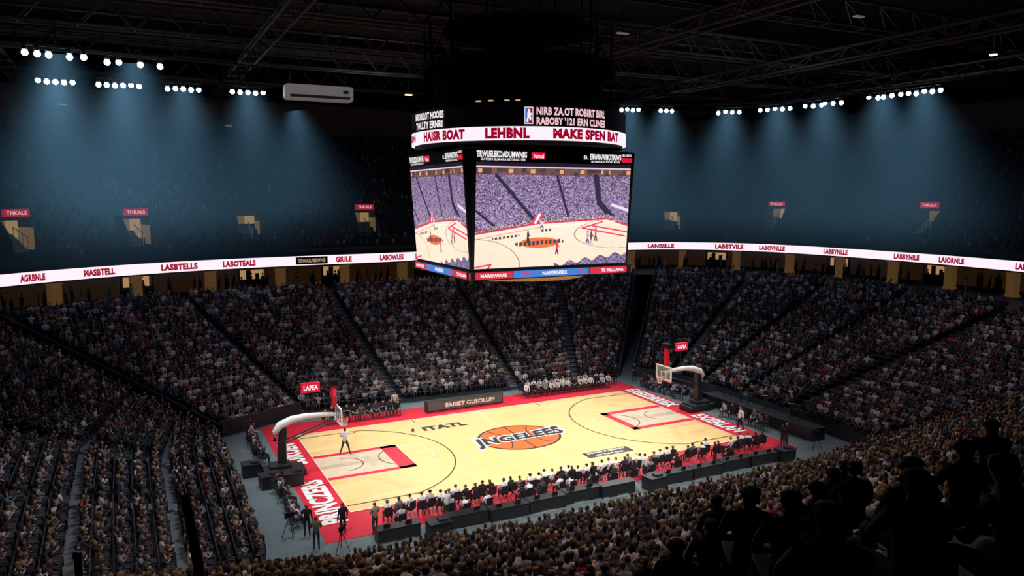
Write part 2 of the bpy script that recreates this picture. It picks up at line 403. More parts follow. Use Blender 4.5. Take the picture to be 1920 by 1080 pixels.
# ------------------------------------------------------------------ seating bowl
A0=((-19.2,9.9),(-33.5,21)); A1=((-13,12.8),(-20.6,27.8)); A2=((-5,12.8),(-7,28.6)); A3=((6,12.5),(6.5,28.8)); A4=((12.3,12.2),(20,29.2))
A5a=((17.5,12.5),(31.2,29)); A5b=((18.8,11.9),(33.2,27.8)); A6=((20.8,8),(39.8,18.3)); A7=((20.8,4),(43.3,9.8)); A8=((20.8,-.8),(43,0)); A9a=((20.8,-6),(41.2,-10.5))
A9b=((21.0,-6.6),(41.3,-11.2)); A10=((20.5,-14.0),(36,-27)); A11=((12,-15.2),(19,-35)); A12=((2,-15.2),(5,-36)); A13=((-8,-15.2),(-8,-36)); A14=((-16.8,-14.8),(-18,-35)); A15a=((-21.8,-13.6),(-36,-29))
A15b=((-19.4,-12.0),(-42,-27)); A16=((-19.3,-5),(-43,-9)); A17=((-19.3,1.5),(-43,4)); A18=((-19.6,9.3),(-34.2,20.6))
secs=[(A0,A1,.3,7.9,28,'far'),(A1,A2,.3,7.9,28,'far'),(A2,A3,.3,7.9,28,'far'),(A3,A4,.3,7.9,28,'far'),(A4,A5a,.3,7.9,28,'far'),
 (A5b,A6,.9,7.9,28,'end'),(A6,A7,.9,7.9,28,'end'),(A7,A8,.9,7.9,28,'end'),(A8,A9a,.9,7.9,28,'end'),
 (A9b,A10,.9,7.9,28,'near'),(A10,A11,.3,8.8,28,'near'),(A11,A12,.3,8.8,28,'near'),(A12,A13,.3,8.6,28,'near'),(A13,A14,.3,8.4,28,'near'),(A14,A15a,.3,8.9,28,'near'),
 (A15b,A16,.1,7.2,28,'left'),(A16,A17,.1,7.2,28,'left'),(A17,A18,.1,7.6,28,'left')]
def lerp(a,b,t): return (a[0]+(b[0]-a[0])*t,a[1]+(b[1]-a[1])*t)
P=[];Y=[]; SP=[];SY=[]
def zr(zf,zb,N,r): return zf+(zb-zf)*r/(N-1)
for (La,Lb,zf,zb,N,tag) in secs:
    t_=MB()
    for r in range(N):
        z=zr(zf,zb,N,r); t0=r/N;t1=(r+1)/N
        a0,b0,a1,b1=lerp(*La,t0),lerp(*Lb,t0),lerp(*La,t1),lerp(*Lb,t1)
        zp=zr(zf,zb,N,r-1) if r else 0
        t_.quad((*a0,zp),(*b0,zp),(*b0,z),(*a0,z),0)
        walk=(tag=='left' and r in (4,9))
        t_.quad((*a0,z),(*b0,z),(*b1,z),(*a1,z),1 if walk else 0)
        t_.quad((*a0,0),(*a0,z),(*a1,z),(*a1,0),0); t_.quad((*b0,z),(*b0,0),(*b1,0),(*b1,z),0)
        t=(r+.45)/N
        if walk: t=(r+.12)/N
        pa,pb=lerp(*La,t),lerp(*Lb,t); L=math.dist(pa,pb)
        if walk: continue
        mg=.5
        n=int((L-2*mg)/.47)
        fx,fy=lerp(La[0],Lb[0],.5)[0]-lerp(La[1],Lb[1],.5)[0],lerp(La[0],Lb[0],.5)[1]-lerp(La[1],Lb[1],.5)[1]
        dx,dy=(pb[0]-pa[0])/L,(pb[1]-pa[1])/L
        px,py=-dy,dx
        if px*fx+py*fy<0: px,py=-px,-py
        yaw=math.atan2(-px,py)
        for k in range(n):
            q=lerp(pa,pb,(mg+(L-2*mg)*(k+.5)/n)/L)
            SP.append((*q,z)); SY.append(yaw)
            if rng.random()<.96: P.append((q[0]+rng.normal(0,.04),q[1]+rng.normal(0,.05),z+rng.normal(0,.02))); Y.append(yaw)
            if tag=='left' and (r+1) in (4,9) and rng.random()<.9:
                q2=(q[0]-px*.62,q[1]-py*.62); P.append((q2[0],q2[1],z+.1)); Y.append(yaw)
    t_.obj('seating_tier',['conc','stair'],label='stepped dark concrete seating tier of the lower bowl',category='grandstand',group='lower bowl seating tiers')
for (Ln,zf,zb,N) in [(A1,.3,7.9,28),(A2,.3,7.9,28),(A3,.3,7.9,28),(A4,.3,7.9,28),(A6,.9,7.9,28),(A7,.9,7.9,28),(A8,.9,7.9,28),(A10,.6,8.3,28),(A11,.3,8.8,28),(A12,.3,8.7,28),(A13,.3,8.5,28),(A16,.1,7.2,28),(A17,.1,7.2,28)]:
    s=MB(); d=Vector((Ln[1][0]-Ln[0][0],Ln[1][1]-Ln[0][1])); L=d.length; d.normalize(); R=Matrix(((d.x,-d.y,0),(d.y,d.x,0),(0,0,1)))
    for r in range(N):
        z=zr(zf,zb,N,r); p=lerp(*Ln,(r+.5)/N); s.box((*p,z+.012),(L/N*.98,.8,.03),0,R)
        p=lerp(*Ln,(r+.82)/N); s.box((*p,z+.08),(L/N*.36,.8,.14),0,R)
    s.obj('aisle_stairs',['stair'],label='grey concrete stairs climbing between seating sections',category='stairs',group='lower bowl aisle stairs')
sv=MB(); sv.box((0,-.05,.42),(.42,.4,.06)); sv.box((0,-.25,.64),(.42,.05,.42)); sv.box((0,-.1,.2),(.08,.3,.38))
T=np.array(sv.v); F=np.array(sv.f)
SPn=np.array(SP); c,s_=np.cos(SY)[:,None],np.sin(SY)[:,None]
V=np.stack([T[:,0][None]*c-T[:,1][None]*s_,T[:,0][None]*s_+T[:,1][None]*c,T[:,2][None]+0*c],-1)+SPn[:,None,:]
raw_mesh('stadium_seats',V.reshape(-1,3),[(4,(F[None]+(np.arange(len(SPn))*len(T))[:,None,None]).reshape(-1,4))],None,[M['seat']],kind='stuff',label='rows of dark fixed stadium seats under the crowd',category='seats')
def wall_line(name,a,b,za,zb,h,th,m,label,cat,cap=None,group=None,down=.6):
    w=MB(); A=Vector((a[0],a[1])); B=Vector((b[0],b[1])); d=(B-A).normalized(); nn=Vector((-d.y,d.x))*th/2
    V=[]
    for (p,z) in ((A,za),(B,zb)):
        for q in (p+nn,p-nn): V+= [(q.x,q.y,max(0,z-down)),(q.x,q.y,z+h)]
    w.add(V,[(0,1,5,4),(2,6,7,3),(1,3,7,5),(0,2,3,1),(4,5,7,6)],0)
    mats=[m]
    if cap:
        w.tube([(A.x,A.y,za+h+.06),(B.x,B.y,zb+h+.06)],.035,6,1); mats.append(cap)
    return w.obj(name,mats,label=label,category=cat,group=group)
for Ln,zf,zb,hh in ((A0,.3,7.9,.5),(A5a,.3,7.9,.5),(A5b,.9,7.9,.5),(A9b,.7,7.9,.3),(A15a,.5,8.9,.3)):
    wall_line('barrier_wall',Ln[0],Ln[1],zf,zb,hh,.15,'dark','dark panel wall with steel rail beside the tunnel','barrier',cap='truss',group='tunnel barrier walls')
wall_line('barrier_wall',(A0[0][0],A0[0][1]-.1),(A1[0][0],A1[0][1]-.1),.1,.1,1.0,.12,'dark','dark panel wall with steel rail beside the front row','barrier',cap='truss',group='tunnel barrier walls')
for a,b in ((A9b[0],A10[0]),(A10[0],A11[0])):
    wall_line('barrier_wall',a,(b[0],b[1]+.1),.2,.2,.8,.12,'dark','dark panel wall with steel rail beside the front row','barrier',cap='truss',group='tunnel barrier walls')
bk=[A0,A1,A2,A3,A4,A5a]
def parapet(La,Lb,z):
    p,q=La[1],Lb[1]; L=math.dist(p,q); p2=lerp(p,q,1.0/L); q2=lerp(p,q,1-1.0/L)
    wall_line('parapet_wall',p2,q2,z,z,.8,.3,'parapet','pale grey parapet wall at the top of the seating','parapet',group='lower bowl parapets')
for i in range(5): parapet(bk[i],bk[i+1],7.9)
for La,Lb in ((A5b,A6),(A6,A7),(A7,A8),(A8,A9a),(A9b,A10)): parapet(La,Lb,7.9)

# ------------------------------------------------------------------ ribbon curve
ctrl=[(-50,-22),(-47,-6),(-42,8),(-33.5,21.8),(-18.5,29.3),(2.2,31),(20,33.2),(34.9,34.5),(44,29.8),(48.8,21),(50.2,6),(48.8,-8),(44.5,-22),(34,-34)]
def catmull(c,n=14):
    out=[]; c=[Vector(p) for p in c]
    for i in range(1,len(c)-2):
        for k in range(n):
            t=k/n; p0,p1,p2,p3=c[i-1],c[i],c[i+1],c[i+2]
            out.append(.5*((2*p1)+(-p0+p2)*t+(2*p0-5*p1+4*p2-p3)*t*t+(-p0+3*p1-3*p2+p3)*t**3))
    out.append(c[-2]); return out
RC=catmull(ctrl)
nR=len(RC); NR=[]
for i in range(nR):
    t=(RC[min(i+1,nR-1)]-RC[max(i-1,0)]).normalized(); NR.append(Vector((-t.y,t.x)))
ARC=[0]
for i in range(1,nR): ARC.append(ARC[-1]+(RC[i]-RC[i-1]).length)
def on_curve(s,off=0):
    s=min(max(s,0),ARC[-1]-1e-4); i=int(np.searchsorted(ARC,s,side='right'))-1; i=min(i,nR-2)
    t=(s-ARC[i])/(ARC[i+1]-ARC[i]); p=RC[i].lerp(RC[i+1],t); n=NR[i].lerp(NR[i+1],t).normalized()
    return p+n*off,n
def band(mb,prof,mi=0,closed=False):
    k=len(prof); V=[]
    for i in range(nR):
        for o,z in prof: p=RC[i]+NR[i]*o; V.append((p.x,p.y,z))
    Fs=[]
    for i in range(nR-1):
        for j in range(k if closed else k-1):
            j2=(j+1)%k; Fs.append((i*k+j,i*k+j2,(i+1)*k+j2,(i+1)*k+j))
    mb.add(V,Fs,mi)
def s_at(u,off=0):
    a=math.atan((u-960)/1420); best=None
    for i in range(1200):
        s=ARC[-1]*i/1199; p,_=on_curve(s,off); dx,dy=p.x-CX,p.y-CY
        dep=dx*math.sin(head)+dy*math.cos(head); rt=dx*math.cos(head)-dy*math.sin(head)
        e=abs(math.atan2(rt,dep)-a)
        if best is None or e<best[0]: best=(e,s)
    return best[1]
ribbon=empty('led_ribbon_board',(0,0,0),label='glowing white LED ribbon board with maroon words around the balcony',category='led board')
b=MB(); band(b,[(0,10.5),(0,11.45),(.25,11.45),(.25,10.5)],0,True); b.obj('display_band',['led'],parent=ribbon)
b=MB(); band(b,[(-.02,10.38),(-.02,10.5),(.3,10.5),(.3,10.38)],0,True); band(b,[(-.02,11.45),(-.02,11.6),(.3,11.6),(.3,11.45)],0,True); b.obj('display_frame',['black'],parent=ribbon)
def ribbon_text(s,u,w,h=.6,off=-.03):
    b=MB(); v,f=text_geo(s,w,h,.065); s0=s_at(u)
    V=[]
    for p in v:
        q,_=on_curve(s0+p[0],off); V.append((q.x,q.y,10.975+p[1]))
    b.add(V,f,0); b.obj('ribbon_lettering',['ledtext'],parent=ribbon,label='maroon LED word')
for s,u,w in [('AGRBNLE',55,2.0),('MASBTELL',182,2.6),('LASBTELLS',335,3.3),('LABOTEALS',447,3.1),('GIULE',645,1.7),('LABOWLES',735,2.7),('LANBSLLE',1238,3.6),('LABBTVILE',1367,3.6),('LABOVNLLE',1448,3.4),('LABBYNLLE',1568,3.2),('LABBYNILE',1700,3.0),('LAIORNLE',1785,2.8),('LANBL',1925,2.0),('LABOTEALS',800,2.8),('LABOTEALS',1100,3.2)]:
    ribbon_text(s,u,w)
b=MB(); s0=s_at(583)
for k in range(6):
    a,_=on_curve(s0-1.6+k*.54,-.035); c_,_=on_curve(s0-1.6+(k+1)*.54,-.035); b.quad((a.x,a.y,10.6),(c_.x,c_.y,10.6),(c_.x,c_.y,11.35),(a.x,a.y,11.35),0)
v,f=text_geo('TEWARAMWNB',2.8,.4,.03); V=[]
for p in v:
    q,_=on_curve(s0+p[0],-.06); V.append((q.x,q.y,10.975+p[1]))
b.add(V,f,1); b.obj('ribbon_sponsor_panel',['black','ledgold'],parent=ribbon,label='black LED panel with gold word')
up=MB(); NU=26
prof=[(.3,11.6),(.3,12.2),(.45,12.2),(.45,12.0)]
for r in range(NU):
    o=.6+r*1.05; z=12.0+r*.52
    prof+=[(o,z),(o+1.05,z),(o+1.05,z+.52)]
band(up,prof,0)
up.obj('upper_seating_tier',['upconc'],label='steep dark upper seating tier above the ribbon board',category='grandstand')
rw=MB(); ztop=12+NU*.52; o=.6+NU*1.05
band(rw,[(o,ztop),(o,ztop+1.5),(o+1.0,ztop+1.5),(o+1,ztop+4.5),(o+6,ztop+4.5)],0)
rw.obj('trim_1',[mat('rear_wall_brown',(.05,.03,.025),.8,scale=.3,var=.3)],kind='structure',label='dim brown rear wall above the upper tier')
cw=MB(); backs=[(-41,14)]+[A[1] for A in (A0,A1,A2,A3,A4,A5a,A5b,A6,A7,A8,A9a,A9b,A10)]
fine=[]
for i in range(len(backs)-1):
    for k in range(6): fine.append(lerp(backs[i],backs[i+1],k/6))
fine.append(backs[-1])
prev=None
for p in fine:
    i=min(range(nR),key=lambda j:(RC[j]-Vector(p)).length); i=max(i,prev or 0); prev=i
    q=RC[i]+NR[i]*9; cw.v+=[(p[0],p[1],7.89),(q.x,q.y,7.89)]; cw.z+=[0,0]
for i in range(len(fine)-1): cw.f.append((2*i,2*i+2,2*i+3,2*i+1)); cw.m.append(0)
band(cw,[(8.8,7.8),(8.8,11.9),(.3,11.9),(.3,10.4),(8.8,10.4)],0)
cw.obj('trim_2',['conc'],kind='structure',label='concourse slab and soffit under the upper tier')
cw=MB(); band(cw,[(6.0,7.9),(6.0,10.4)],0); cw.obj('trim_3',['glowwall'],kind='structure',label='brown concourse back wall with a faint warm glow painted in')
colm=MB(); colm.box((0,0,1.25),(.7,.9,2.5)); colm.box((0,0,.12),(.85,1.05,.24)); colm.box((0,0,2.38),(.85,1.05,.24)); colm=colm.mesh('concourse_column',[mat('column_ochre_glow',(.2,.11,.04),.7,emit=(1,.5,.15),estr=.06,sample=False)])  # column emission paints in warm concourse light
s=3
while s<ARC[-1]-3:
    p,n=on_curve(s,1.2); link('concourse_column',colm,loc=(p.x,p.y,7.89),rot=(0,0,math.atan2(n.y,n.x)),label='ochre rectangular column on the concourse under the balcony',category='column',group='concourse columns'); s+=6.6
kio=empty('concession_stand',(0,0,-50),label='concession opening with an added warm glow panel in the concourse wall',category='concession stand',group='concourse concession stands')
kb=MB(); kb.box((0,0,1.35),(2.4,.12,1.0)); kb.obj('glow_patch',['warmglow'],parent=kio)
kb=MB(); kb.box((0,-.25,.45),(3.0,.5,.9)); kb.box((-1.4,-.2,1.1),(.16,.4,2.2)); kb.box((1.4,-.2,1.1),(.16,.4,2.2)); kb.box((0,-.2,2.1),(3.0,.45,.25)); kb.box((-.4,-.15,1.3),(.5,.1,1.1)); kb.box((.5,-.15,1.1),(.4,.1,.8)); kb.obj('counter',['dark'],parent=kio,bevel=.02)
s=5; kpos=[]
while s<ARC[-1]-4:
    p,n=on_curve(s,5.8); kpos.append((p.x,p.y,math.atan2(n.y,n.x)-math.pi/2)); s+=rng.uniform(8,16)
kio.location=(kpos[0][0],kpos[0][1],7.9); kio.rotation_euler=(0,0,kpos[0][2])
for x,y,a in kpos[1:]: copy_tree(kio,(x,y,7.9),a)
CPp=[];CPy=[]
s=2
while s<ARC[-1]-2:
    for o_ in (.9,2.4,4.2):
        if rng.random()<.5:
            p,n=on_curve(s+rng.normal(0,.3),o_+rng.normal(0,.3)); CPp.append((p.x,p.y,7.9)); CPy.append(rng.uniform(0,6.28))
    s+=1.1
crowd_object('concourse_crowd',[tiny_person(1)],CPp,CPy,shadefac=.5,kind='stuff',label='dim-coloured people standing along the concourse',category='crowd')  # colours darkened to stand in for the gloom of the concourse
PORT=[(-32.6,25.2,14.6,1),(-23.9,31,14.5,1),(-13.5,34.8,14.6,0),(-1,35.6,14.8,1),(42,35.8,14.5,0),(52.4,27,15,1),(54.6,6.9,15,1)]
pst=MB()
for k in range(8): pst.box((-.45,-1.2+k*.28,.1+k*.16),(1.0,.3,.2+k*.02))
pst=pst.mesh('stair_flight',['stair'])
prl=MB()
for k in range(4): prl.box((.12,-1.2+k*.6,.75+k*.2),(.05,.05,1.1))
prl.tube([(.12,-1.3,1.15),(.12,.7,1.95)],.035,6); prl.tube([(-1.0,-1.3,1.15),(-1.0,.7,1.95)],.035,6); prl=prl.mesh('railing',['steel'])
def portal(x,y,z,sign):
    i=min(range(nR),key=lambda j:(RC[j]-Vector((x,y))).length); n=NR[i]
    a=math.atan2(n.y,n.x)-math.pi/2
    e=empty('tier_entrance',(x,y,z-1.6),rot=(0,0,a),label='yellow-glowing stair entrance in the dark upper tier'+(' below a red sign' if sign else ''),category='entrance',group='upper tier entrances')
    m=MB()
    m.add([(-1.2,-1.4,0),(-1.2,1.9,0),(-1.2,1.9,2.6),(-1.2,.2,2.6),(-1.2,-1.4,.9),(-1.05,-1.4,0),(-1.05,1.9,0),(-1.05,1.9,2.6),(-1.05,.2,2.6),(-1.05,-1.4,.9)],[(0,1,2,3,4),(9,8,7,6,5),(0,4,9,5),(4,3,8,9)])
    m.add([(1.2,-1.4,0),(1.2,1.9,0),(1.2,1.9,2.6),(1.2,.2,2.6),(1.2,-1.4,.9),(1.05,-1.4,0),(1.05,1.9,0),(1.05,1.9,2.6),(1.05,.2,2.6),(1.05,-1.4,.9)],[(4,3,2,1,0),(5,6,7,8,9),(0,5,9,4),(4,9,8,3)])
    m.box((0,1.0,2.7),(2.5,1.9,.2)); m.obj('frame',['portal'],parent=e)
    m=MB(); m.box((.5,1.5,1.25),(1.0,.1,2.4)); m.obj('glow_wall',['doorglow'],parent=e)
    m=MB(); m.box((1.0,.4,1.0),(.06,2.0,1.8)); m.box((-.5,1.5,1.6),(1.0,.1,1.7)); m.obj('stair_wall',['doorglow_dim'],parent=e)
    link('stair_flight',pst,parent=e); link('railing',prl,parent=e)
    if sign:
        m=MB(); m.box((0,-.1,3.1),(2.1,.2,.62),0); put_text(m,'THKALS',1.6,.32,(0,-.22,3.1),(1,0,0),(0,0,1),1,.03)
        m.obj('sign',['signdim','signtext'],parent=e,label='red lit sign with pale lettering')
for q in PORT: portal(*q)
UP=[];UY=[]
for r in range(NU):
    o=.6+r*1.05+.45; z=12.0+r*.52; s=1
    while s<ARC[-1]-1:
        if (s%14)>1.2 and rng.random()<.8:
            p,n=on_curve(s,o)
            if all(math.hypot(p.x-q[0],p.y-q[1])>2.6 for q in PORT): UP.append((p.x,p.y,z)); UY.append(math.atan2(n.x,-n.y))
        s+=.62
crowd_object('upper_tier_crowd',[tiny_person()],UP,UY,shadefac=.2,kind='stuff',label='dim-coloured distant crowd seated in the upper tier',category='crowd')  # colours darkened to stand in for the unlit upper tier

# ------------------------------------------------------------------ detailed people
def seg_d(p,a,b):
    ab=b-a; t=np.clip(((p-a)@ab)/max(ab@ab,1e-9),0,1); return np.linalg.norm(p-(a+t[:,None]*ab),axis=1)
def make_person(name,J,sleeve='long',legs='pants'):
    V=[];E=[];R=[];roots=[];B=[]
    def chain(pts,rads,zone,start=None,zones=None):
        prev=start
        if prev is None: roots.append(len(V))
        for i,(p,r) in enumerate(zip(pts,rads)):
            V.append(tuple(p)); R.append(r); k=len(V)-1
            if prev is not None: E.append((prev,k)); B.append((prev,k,zones[i] if zones else zone))
            prev=k
        return prev
    v=lambda k:np.array(J[k],float)
    pel,ch,nk,hd=v('pelvis'),v('chest'),v('neck'),v('head')
    chain([pel],[.135],1)
    sp=chain([pel*.5+ch*.5],[.125],1,0); c=chain([ch],[.14],1,sp)
    up=(hd-nk); up/=np.linalg.norm(up)
    nb=chain([nk,hd-up*.06,hd+up*.02,hd+up*.075],[.055,.07,.092,.072],0,c,zones=[1,0,0,0])
    for s in 'LR':
        sh,el,wr=v('sh'+s),v('el'+s),v('wr'+s)
        d=(wr-el)/np.linalg.norm(wr-el)
        fz=1 if sleeve=='long' else 0
        chain([sh,(sh+el)/2,el,el*.5+wr*.5,wr,wr+d*.055],[.068,.055,.044,.04,.027,.03],1,c,zones=[1,1,1,fz,fz,0])
        hp,kn,an=v('hp'+s),v('kn'+s),v('an'+s); to=v('to'+s)
        chain([hp,hp*.5+kn*.5,kn,kn*.65+an*.35,an,an*.35+to*.65,to],[.095,.082,.06,.058,.04,.04,.032],2,0,zones=[2,2,2,2,2,3,3])
        side=np.cross(d,[0,0,1.0])
        if np.linalg.norm(side)<.2: side=np.array([1.0,0,0])
        side/=np.linalg.norm(side); nrm=np.cross(side,d)
        palm=wr+d*.05
        for k,(off,L) in enumerate(((-.027,.06),(-.009,.078),(.009,.083),(.027,.072))):
            b0=palm+side*off; b1=palm+side*off*1.1+d*(.035+L*.45)-nrm*.006; b2=palm+side*off*1.1+d*(.035+L*.8)-nrm*.03
            chain([b0,b1,b2],[.011,.0095,.008],0)
        sg=1 if s=='L' else -1
        chain([wr+d*.02+side*.02*sg,wr+d*.05+side*.05*sg,wr+d*.08+side*.058*sg-nrm*.012],[.013,.011,.009],0)
    me=bpy.data.meshes.new('sk'); me.from_pydata(V,E,[]); o=bpy.data.objects.new('sk',me); COL.objects.link(o)
    o.modifiers.new('Skin','SKIN'); sl=me.skin_vertices[0].data
    for i,r in enumerate(R): sl[i].radius=(r,r); sl[i].use_root=False
    for i in roots: sl[i].use_root=True
    ss=o.modifiers.new('Sub','SUBSURF'); ss.levels=1; ss.render_levels=1
    dg=bpy.context.evaluated_depsgraph_get(); dg.update(); out=bpy.data.meshes.new_from_object(o.evaluated_get(dg))
    bpy.data.objects.remove(o)
    vv=np.array([x.co[:] for x in out.vertices]); ff=[tuple(p.vertices) for p in out.polygons]
    bpy.data.meshes.remove(out)
    VA=np.array(V); cen=np.array([vv[list(f)].mean(0) for f in ff])
    best=np.full(len(ff),9.);z=np.zeros(len(ff),int)
    for a,b_,zn in B:
        d=seg_d(cen,VA[a],VA[b_])-.5*(R[a]+R[b_]); w=d<best; best[w]=d[w]; z[w]=zn
    fwd=np.array(J.get('look',(0,1,0)),float); fwd/=np.linalg.norm(fwd)
    rel=cen-hd; h_up=rel@up; h_f=rel@fwd
    near=(np.linalg.norm(rel,axis=1)<.17)&(z==0)&(h_up>-.1)
    hair=near&((h_up>.055)|((h_f<.015)&(h_up>-.07)))
    z[hair]=4
    hv=set(i for k in np.where(hair)[0] for i in ff[k])
    for i in hv:
        r=vv[i]-hd; vv[i]=hd+r*1.12
    b=MB(); b.v=[tuple(p) for p in vv]; b.f=ff; b.m=[int(k) for k in z]; b.z=[0]*len(vv)
    sd=np.cross(fwd,up)
    b.tube([hd+fwd*.085+up*.03,hd+fwd*.108-up*.01,hd+fwd*.09-up*.018],[.01,.017,.012],6,0)
    for s in (-1,1):
        b.tube([hd+sd*s*.086+up*.03,hd+sd*s*.098+up*.005,hd+sd*s*.088-up*.03],[.012,.018,.01],6,0)
        b.tube([hd+fwd*.08+sd*s*.034+up*.022,hd+fwd*.093+sd*s*.034+up*.022],[.012,.009],6,5)
    b.tube([hd+fwd*.088-up*.048-sd*.025,hd+fwd*.096-up*.05,hd+fwd*.088-up*.048+sd*.025],[.006,.009,.006],5,4)
    return b.mesh(name,['skin','shirt','pants','shoe','hair','eye'],True)
def seatJ(**k):
    J=dict(pelvis=(0,-.04,.52),chest=(0,-.04,.9),neck=(0,-.02,1.05),head=(0,.01,1.19),
      shL=(-.18,-.04,.97),shR=(.18,-.04,.97),elL=(-.25,.06,.72),elR=(.25,.06,.72),wrL=(-.15,.28,.62),wrR=(.15,.28,.62),
      hpL=(-.09,0,.5),hpR=(.09,0,.5),knL=(-.13,.42,.5),knR=(.13,.42,.5),anL=(-.13,.4,.09),anR=(.13,.4,.09),toL=(-.14,.55,.035),toR=(.14,.55,.035))
    J.update(k); return J
def standJ(**k):
    J=dict(pelvis=(0,0,.97),chest=(0,-.01,1.35),neck=(0,0,1.49),head=(0,.03,1.63),
      shL=(-.19,-.01,1.42),shR=(.19,-.01,1.42),elL=(-.25,-.03,1.13),elR=(.25,-.03,1.13),wrL=(-.26,.05,.88),wrR=(.26,.05,.88),
      hpL=(-.09,0,.92),hpR=(.09,0,.92),knL=(-.11,.02,.5),knR=(.11,.02,.5),anL=(-.12,-.02,.09),anR=(.12,-.02,.09),toL=(-.14,.14,.035),toR=(.14,.14,.035))
    J.update(k); return J
TS=[make_person('seated_body',seatJ()),
    make_person('seated_body',seatJ(wrL=(-.05,.27,.88),wrR=(.05,.27,.88),elL=(-.24,.1,.78),elR=(.24,.1,.78),look=(.3,1,0)),'short'),
    make_person('seated_body',seatJ(chest=(0,.08,.87),neck=(0,.14,1.0),head=(0,.19,1.13),shL=(-.18,.08,.93),shR=(.18,.08,.93),elL=(-.2,.22,.66),elR=(.2,.22,.66),wrL=(-.08,.42,.6),wrR=(.08,.42,.6)),'long'),
    make_person('seated_body',seatJ(head=(.02,.0,1.19),wrL=(-.06,.22,.64),wrR=(.1,.24,.64),look=(-.5,1,0)),'short')]
TST=[make_person('standing_body',standJ()),
     make_person('standing_body',standJ(wrL=(-.06,.26,1.12),wrR=(.06,.26,1.14),elL=(-.25,.04,1.15),elR=(.25,.04,1.15)),'short'),
     make_person('standing_body',standJ(anL=(-.12,-.22,.11),toL=(-.13,-.08,.035),knL=(-.11,.0,.5),anR=(.12,.18,.09),toR=(.13,.33,.035),knR=(.11,.16,.52)))]
REF=make_person('referee_body',standJ(pelvis=(0,0,.93),hpL=(-.09,0,.88),hpR=(.09,0,.88),shR=(.19,.02,1.42),elR=(.44,.12,1.38),wrR=(.68,.2,1.42),elL=(-.3,.0,1.16),wrL=(-.12,.2,1.18),knL=(-.2,.06,.48),anL=(-.32,-.08,.09),toL=(-.38,.05,.035),knR=(.2,.1,.48),anR=(.3,.02,.09),toR=(.34,.17,.035),look=(.5,1,0)),'short')
REF.materials[2]=M['pad']; REF.materials[4]=M['blackline']
def cname(c):
    r,g,bb=c
    if max(c)<.05: return 'black'
    if min(c)>.45: return 'white'
    if r>.28 and g<.1: return 'red'
    if bb>1.5*r and bb>.1: return 'blue'
    if r>g*1.2 and r>.2: return 'tan'
    if bb>r*1.5: return 'navy'
    return 'grey'
def person(mesh,loc,yaw,color,desc,group=None,scale=1.0):
    o=link('person',mesh,loc=loc,rot=(0,0,yaw),label='person in %s top %s'%(cname(color),desc),category='person',group=group,color=color)
    o.scale=(scale,)*3; return o
def rc(): return tuple(SHC[rng.choice(len(SHC),p=SHP)])
Pn=np.array(P); Yn=np.array(Y)
dx,dy=Pn[:,0]-CX,Pn[:,1]-CY; dep=dx*math.sin(head)+dy*math.cos(head); rt=dx*math.cos(head)-dy*math.sin(head)
dz=CZ-(Pn[:,2]+1.2)
inview=(dep>1)&(np.abs(rt)<.685*dep)&((dz*math.cos(pitch)-dep*math.sin(pitch))/(dep*math.cos(pitch)+dz*math.sin(pitch))<.385)
order=np.argsort(np.where(inview,dep,1e6))
near=set(order[:130].tolist())
for i in near:
    person(TS[rng.integers(0,4)],Pn[i],Yn[i]+rng.normal(0,.15),rc(),'seated in the packed stand watching the game','spectators in the stand',rng.uniform(.88,.98))
keep=np.array([i not in near for i in range(len(Pn))])
crowd_object('lower_bowl_crowd',[low_person(0),low_person(1),low_person(2)],Pn[keep],Yn[keep],size=.93,kind='stuff',label='packed crowd of seated spectators filling the lower bowl',category='crowd')
ub=MB()
def zs(y): return 13.25+(-42.3-y)*.43
for k in range(18):
    y0=-36.9-k*.85; z=zs(y0-.4)-1.6; ub.box((-14,y0-.42,z/2),(44,.86,z))
ub.obj('seating_tier',['conc'],label='dark stepped balcony tier with a few spectators',category='grandstand',group='lower bowl seating tiers')
def face(x,y): return math.atan2(-(4-x),(0-y))
for x,y,z,sc in [(-19.25,-42.3,14.5,1),(-19.7,-43.2,14.86,1),(-20.9,-44.6,15.5,1.05),(-18.6,-43.5,15.06,1),(-19.7,-44.3,15.4,1.05),(-17.4,-43.2,14.95,1),(-19.5,-44.9,15.66,1.05),
   (-19.2,-41.2,13.5,1),(-22.1,-40.8,13.35,1),(-24.4,-40.8,13.7,1),(-17.9,-42.0,14.2,1),(-16.8,-41.5,14.1,1),(-18.2,-40.6,13.3,1),(-15.8,-40.4,13.5,1),(-16.5,-43.9,15.2,1),(-20.4,-42.0,13.7,1),(-14.6,-41.8,14.4,1),(-16.9,-39.3,12.9,1),(-14.5,-39.5,13.1,1)]:
    person(TS[rng.integers(0,4)],(x,y,z-1.2*sc),face(x,y)+rng.normal(0,.1),(.02,.02,.025),'darkened as a silhouette, seated on the balcony','spectators on the balcony',sc)  # tops coloured near black so the figures stay shaded silhouettes
st=MB(); st.tube([(-24.75,-42.9,11.0),(-24.75,-42.9,15.35)],.022,12); st.tube([(-24.75,-42.9,15.34),(-24.75,-42.9,15.37)],.026,12)
st.obj('handrail_post',['steel'],True,label='slim brushed steel handrail post on the balcony',category='handrail')
st=MB(); st.tube([(-24.0,-43.3,11.0),(-24.15,-43.0,15.2),(-24.2,-42.9,15.6)],[.03,.03,.025],10); st.obj('handrail_post',['black'],True,label='black tapered handrail post on the balcony',category='handrail')

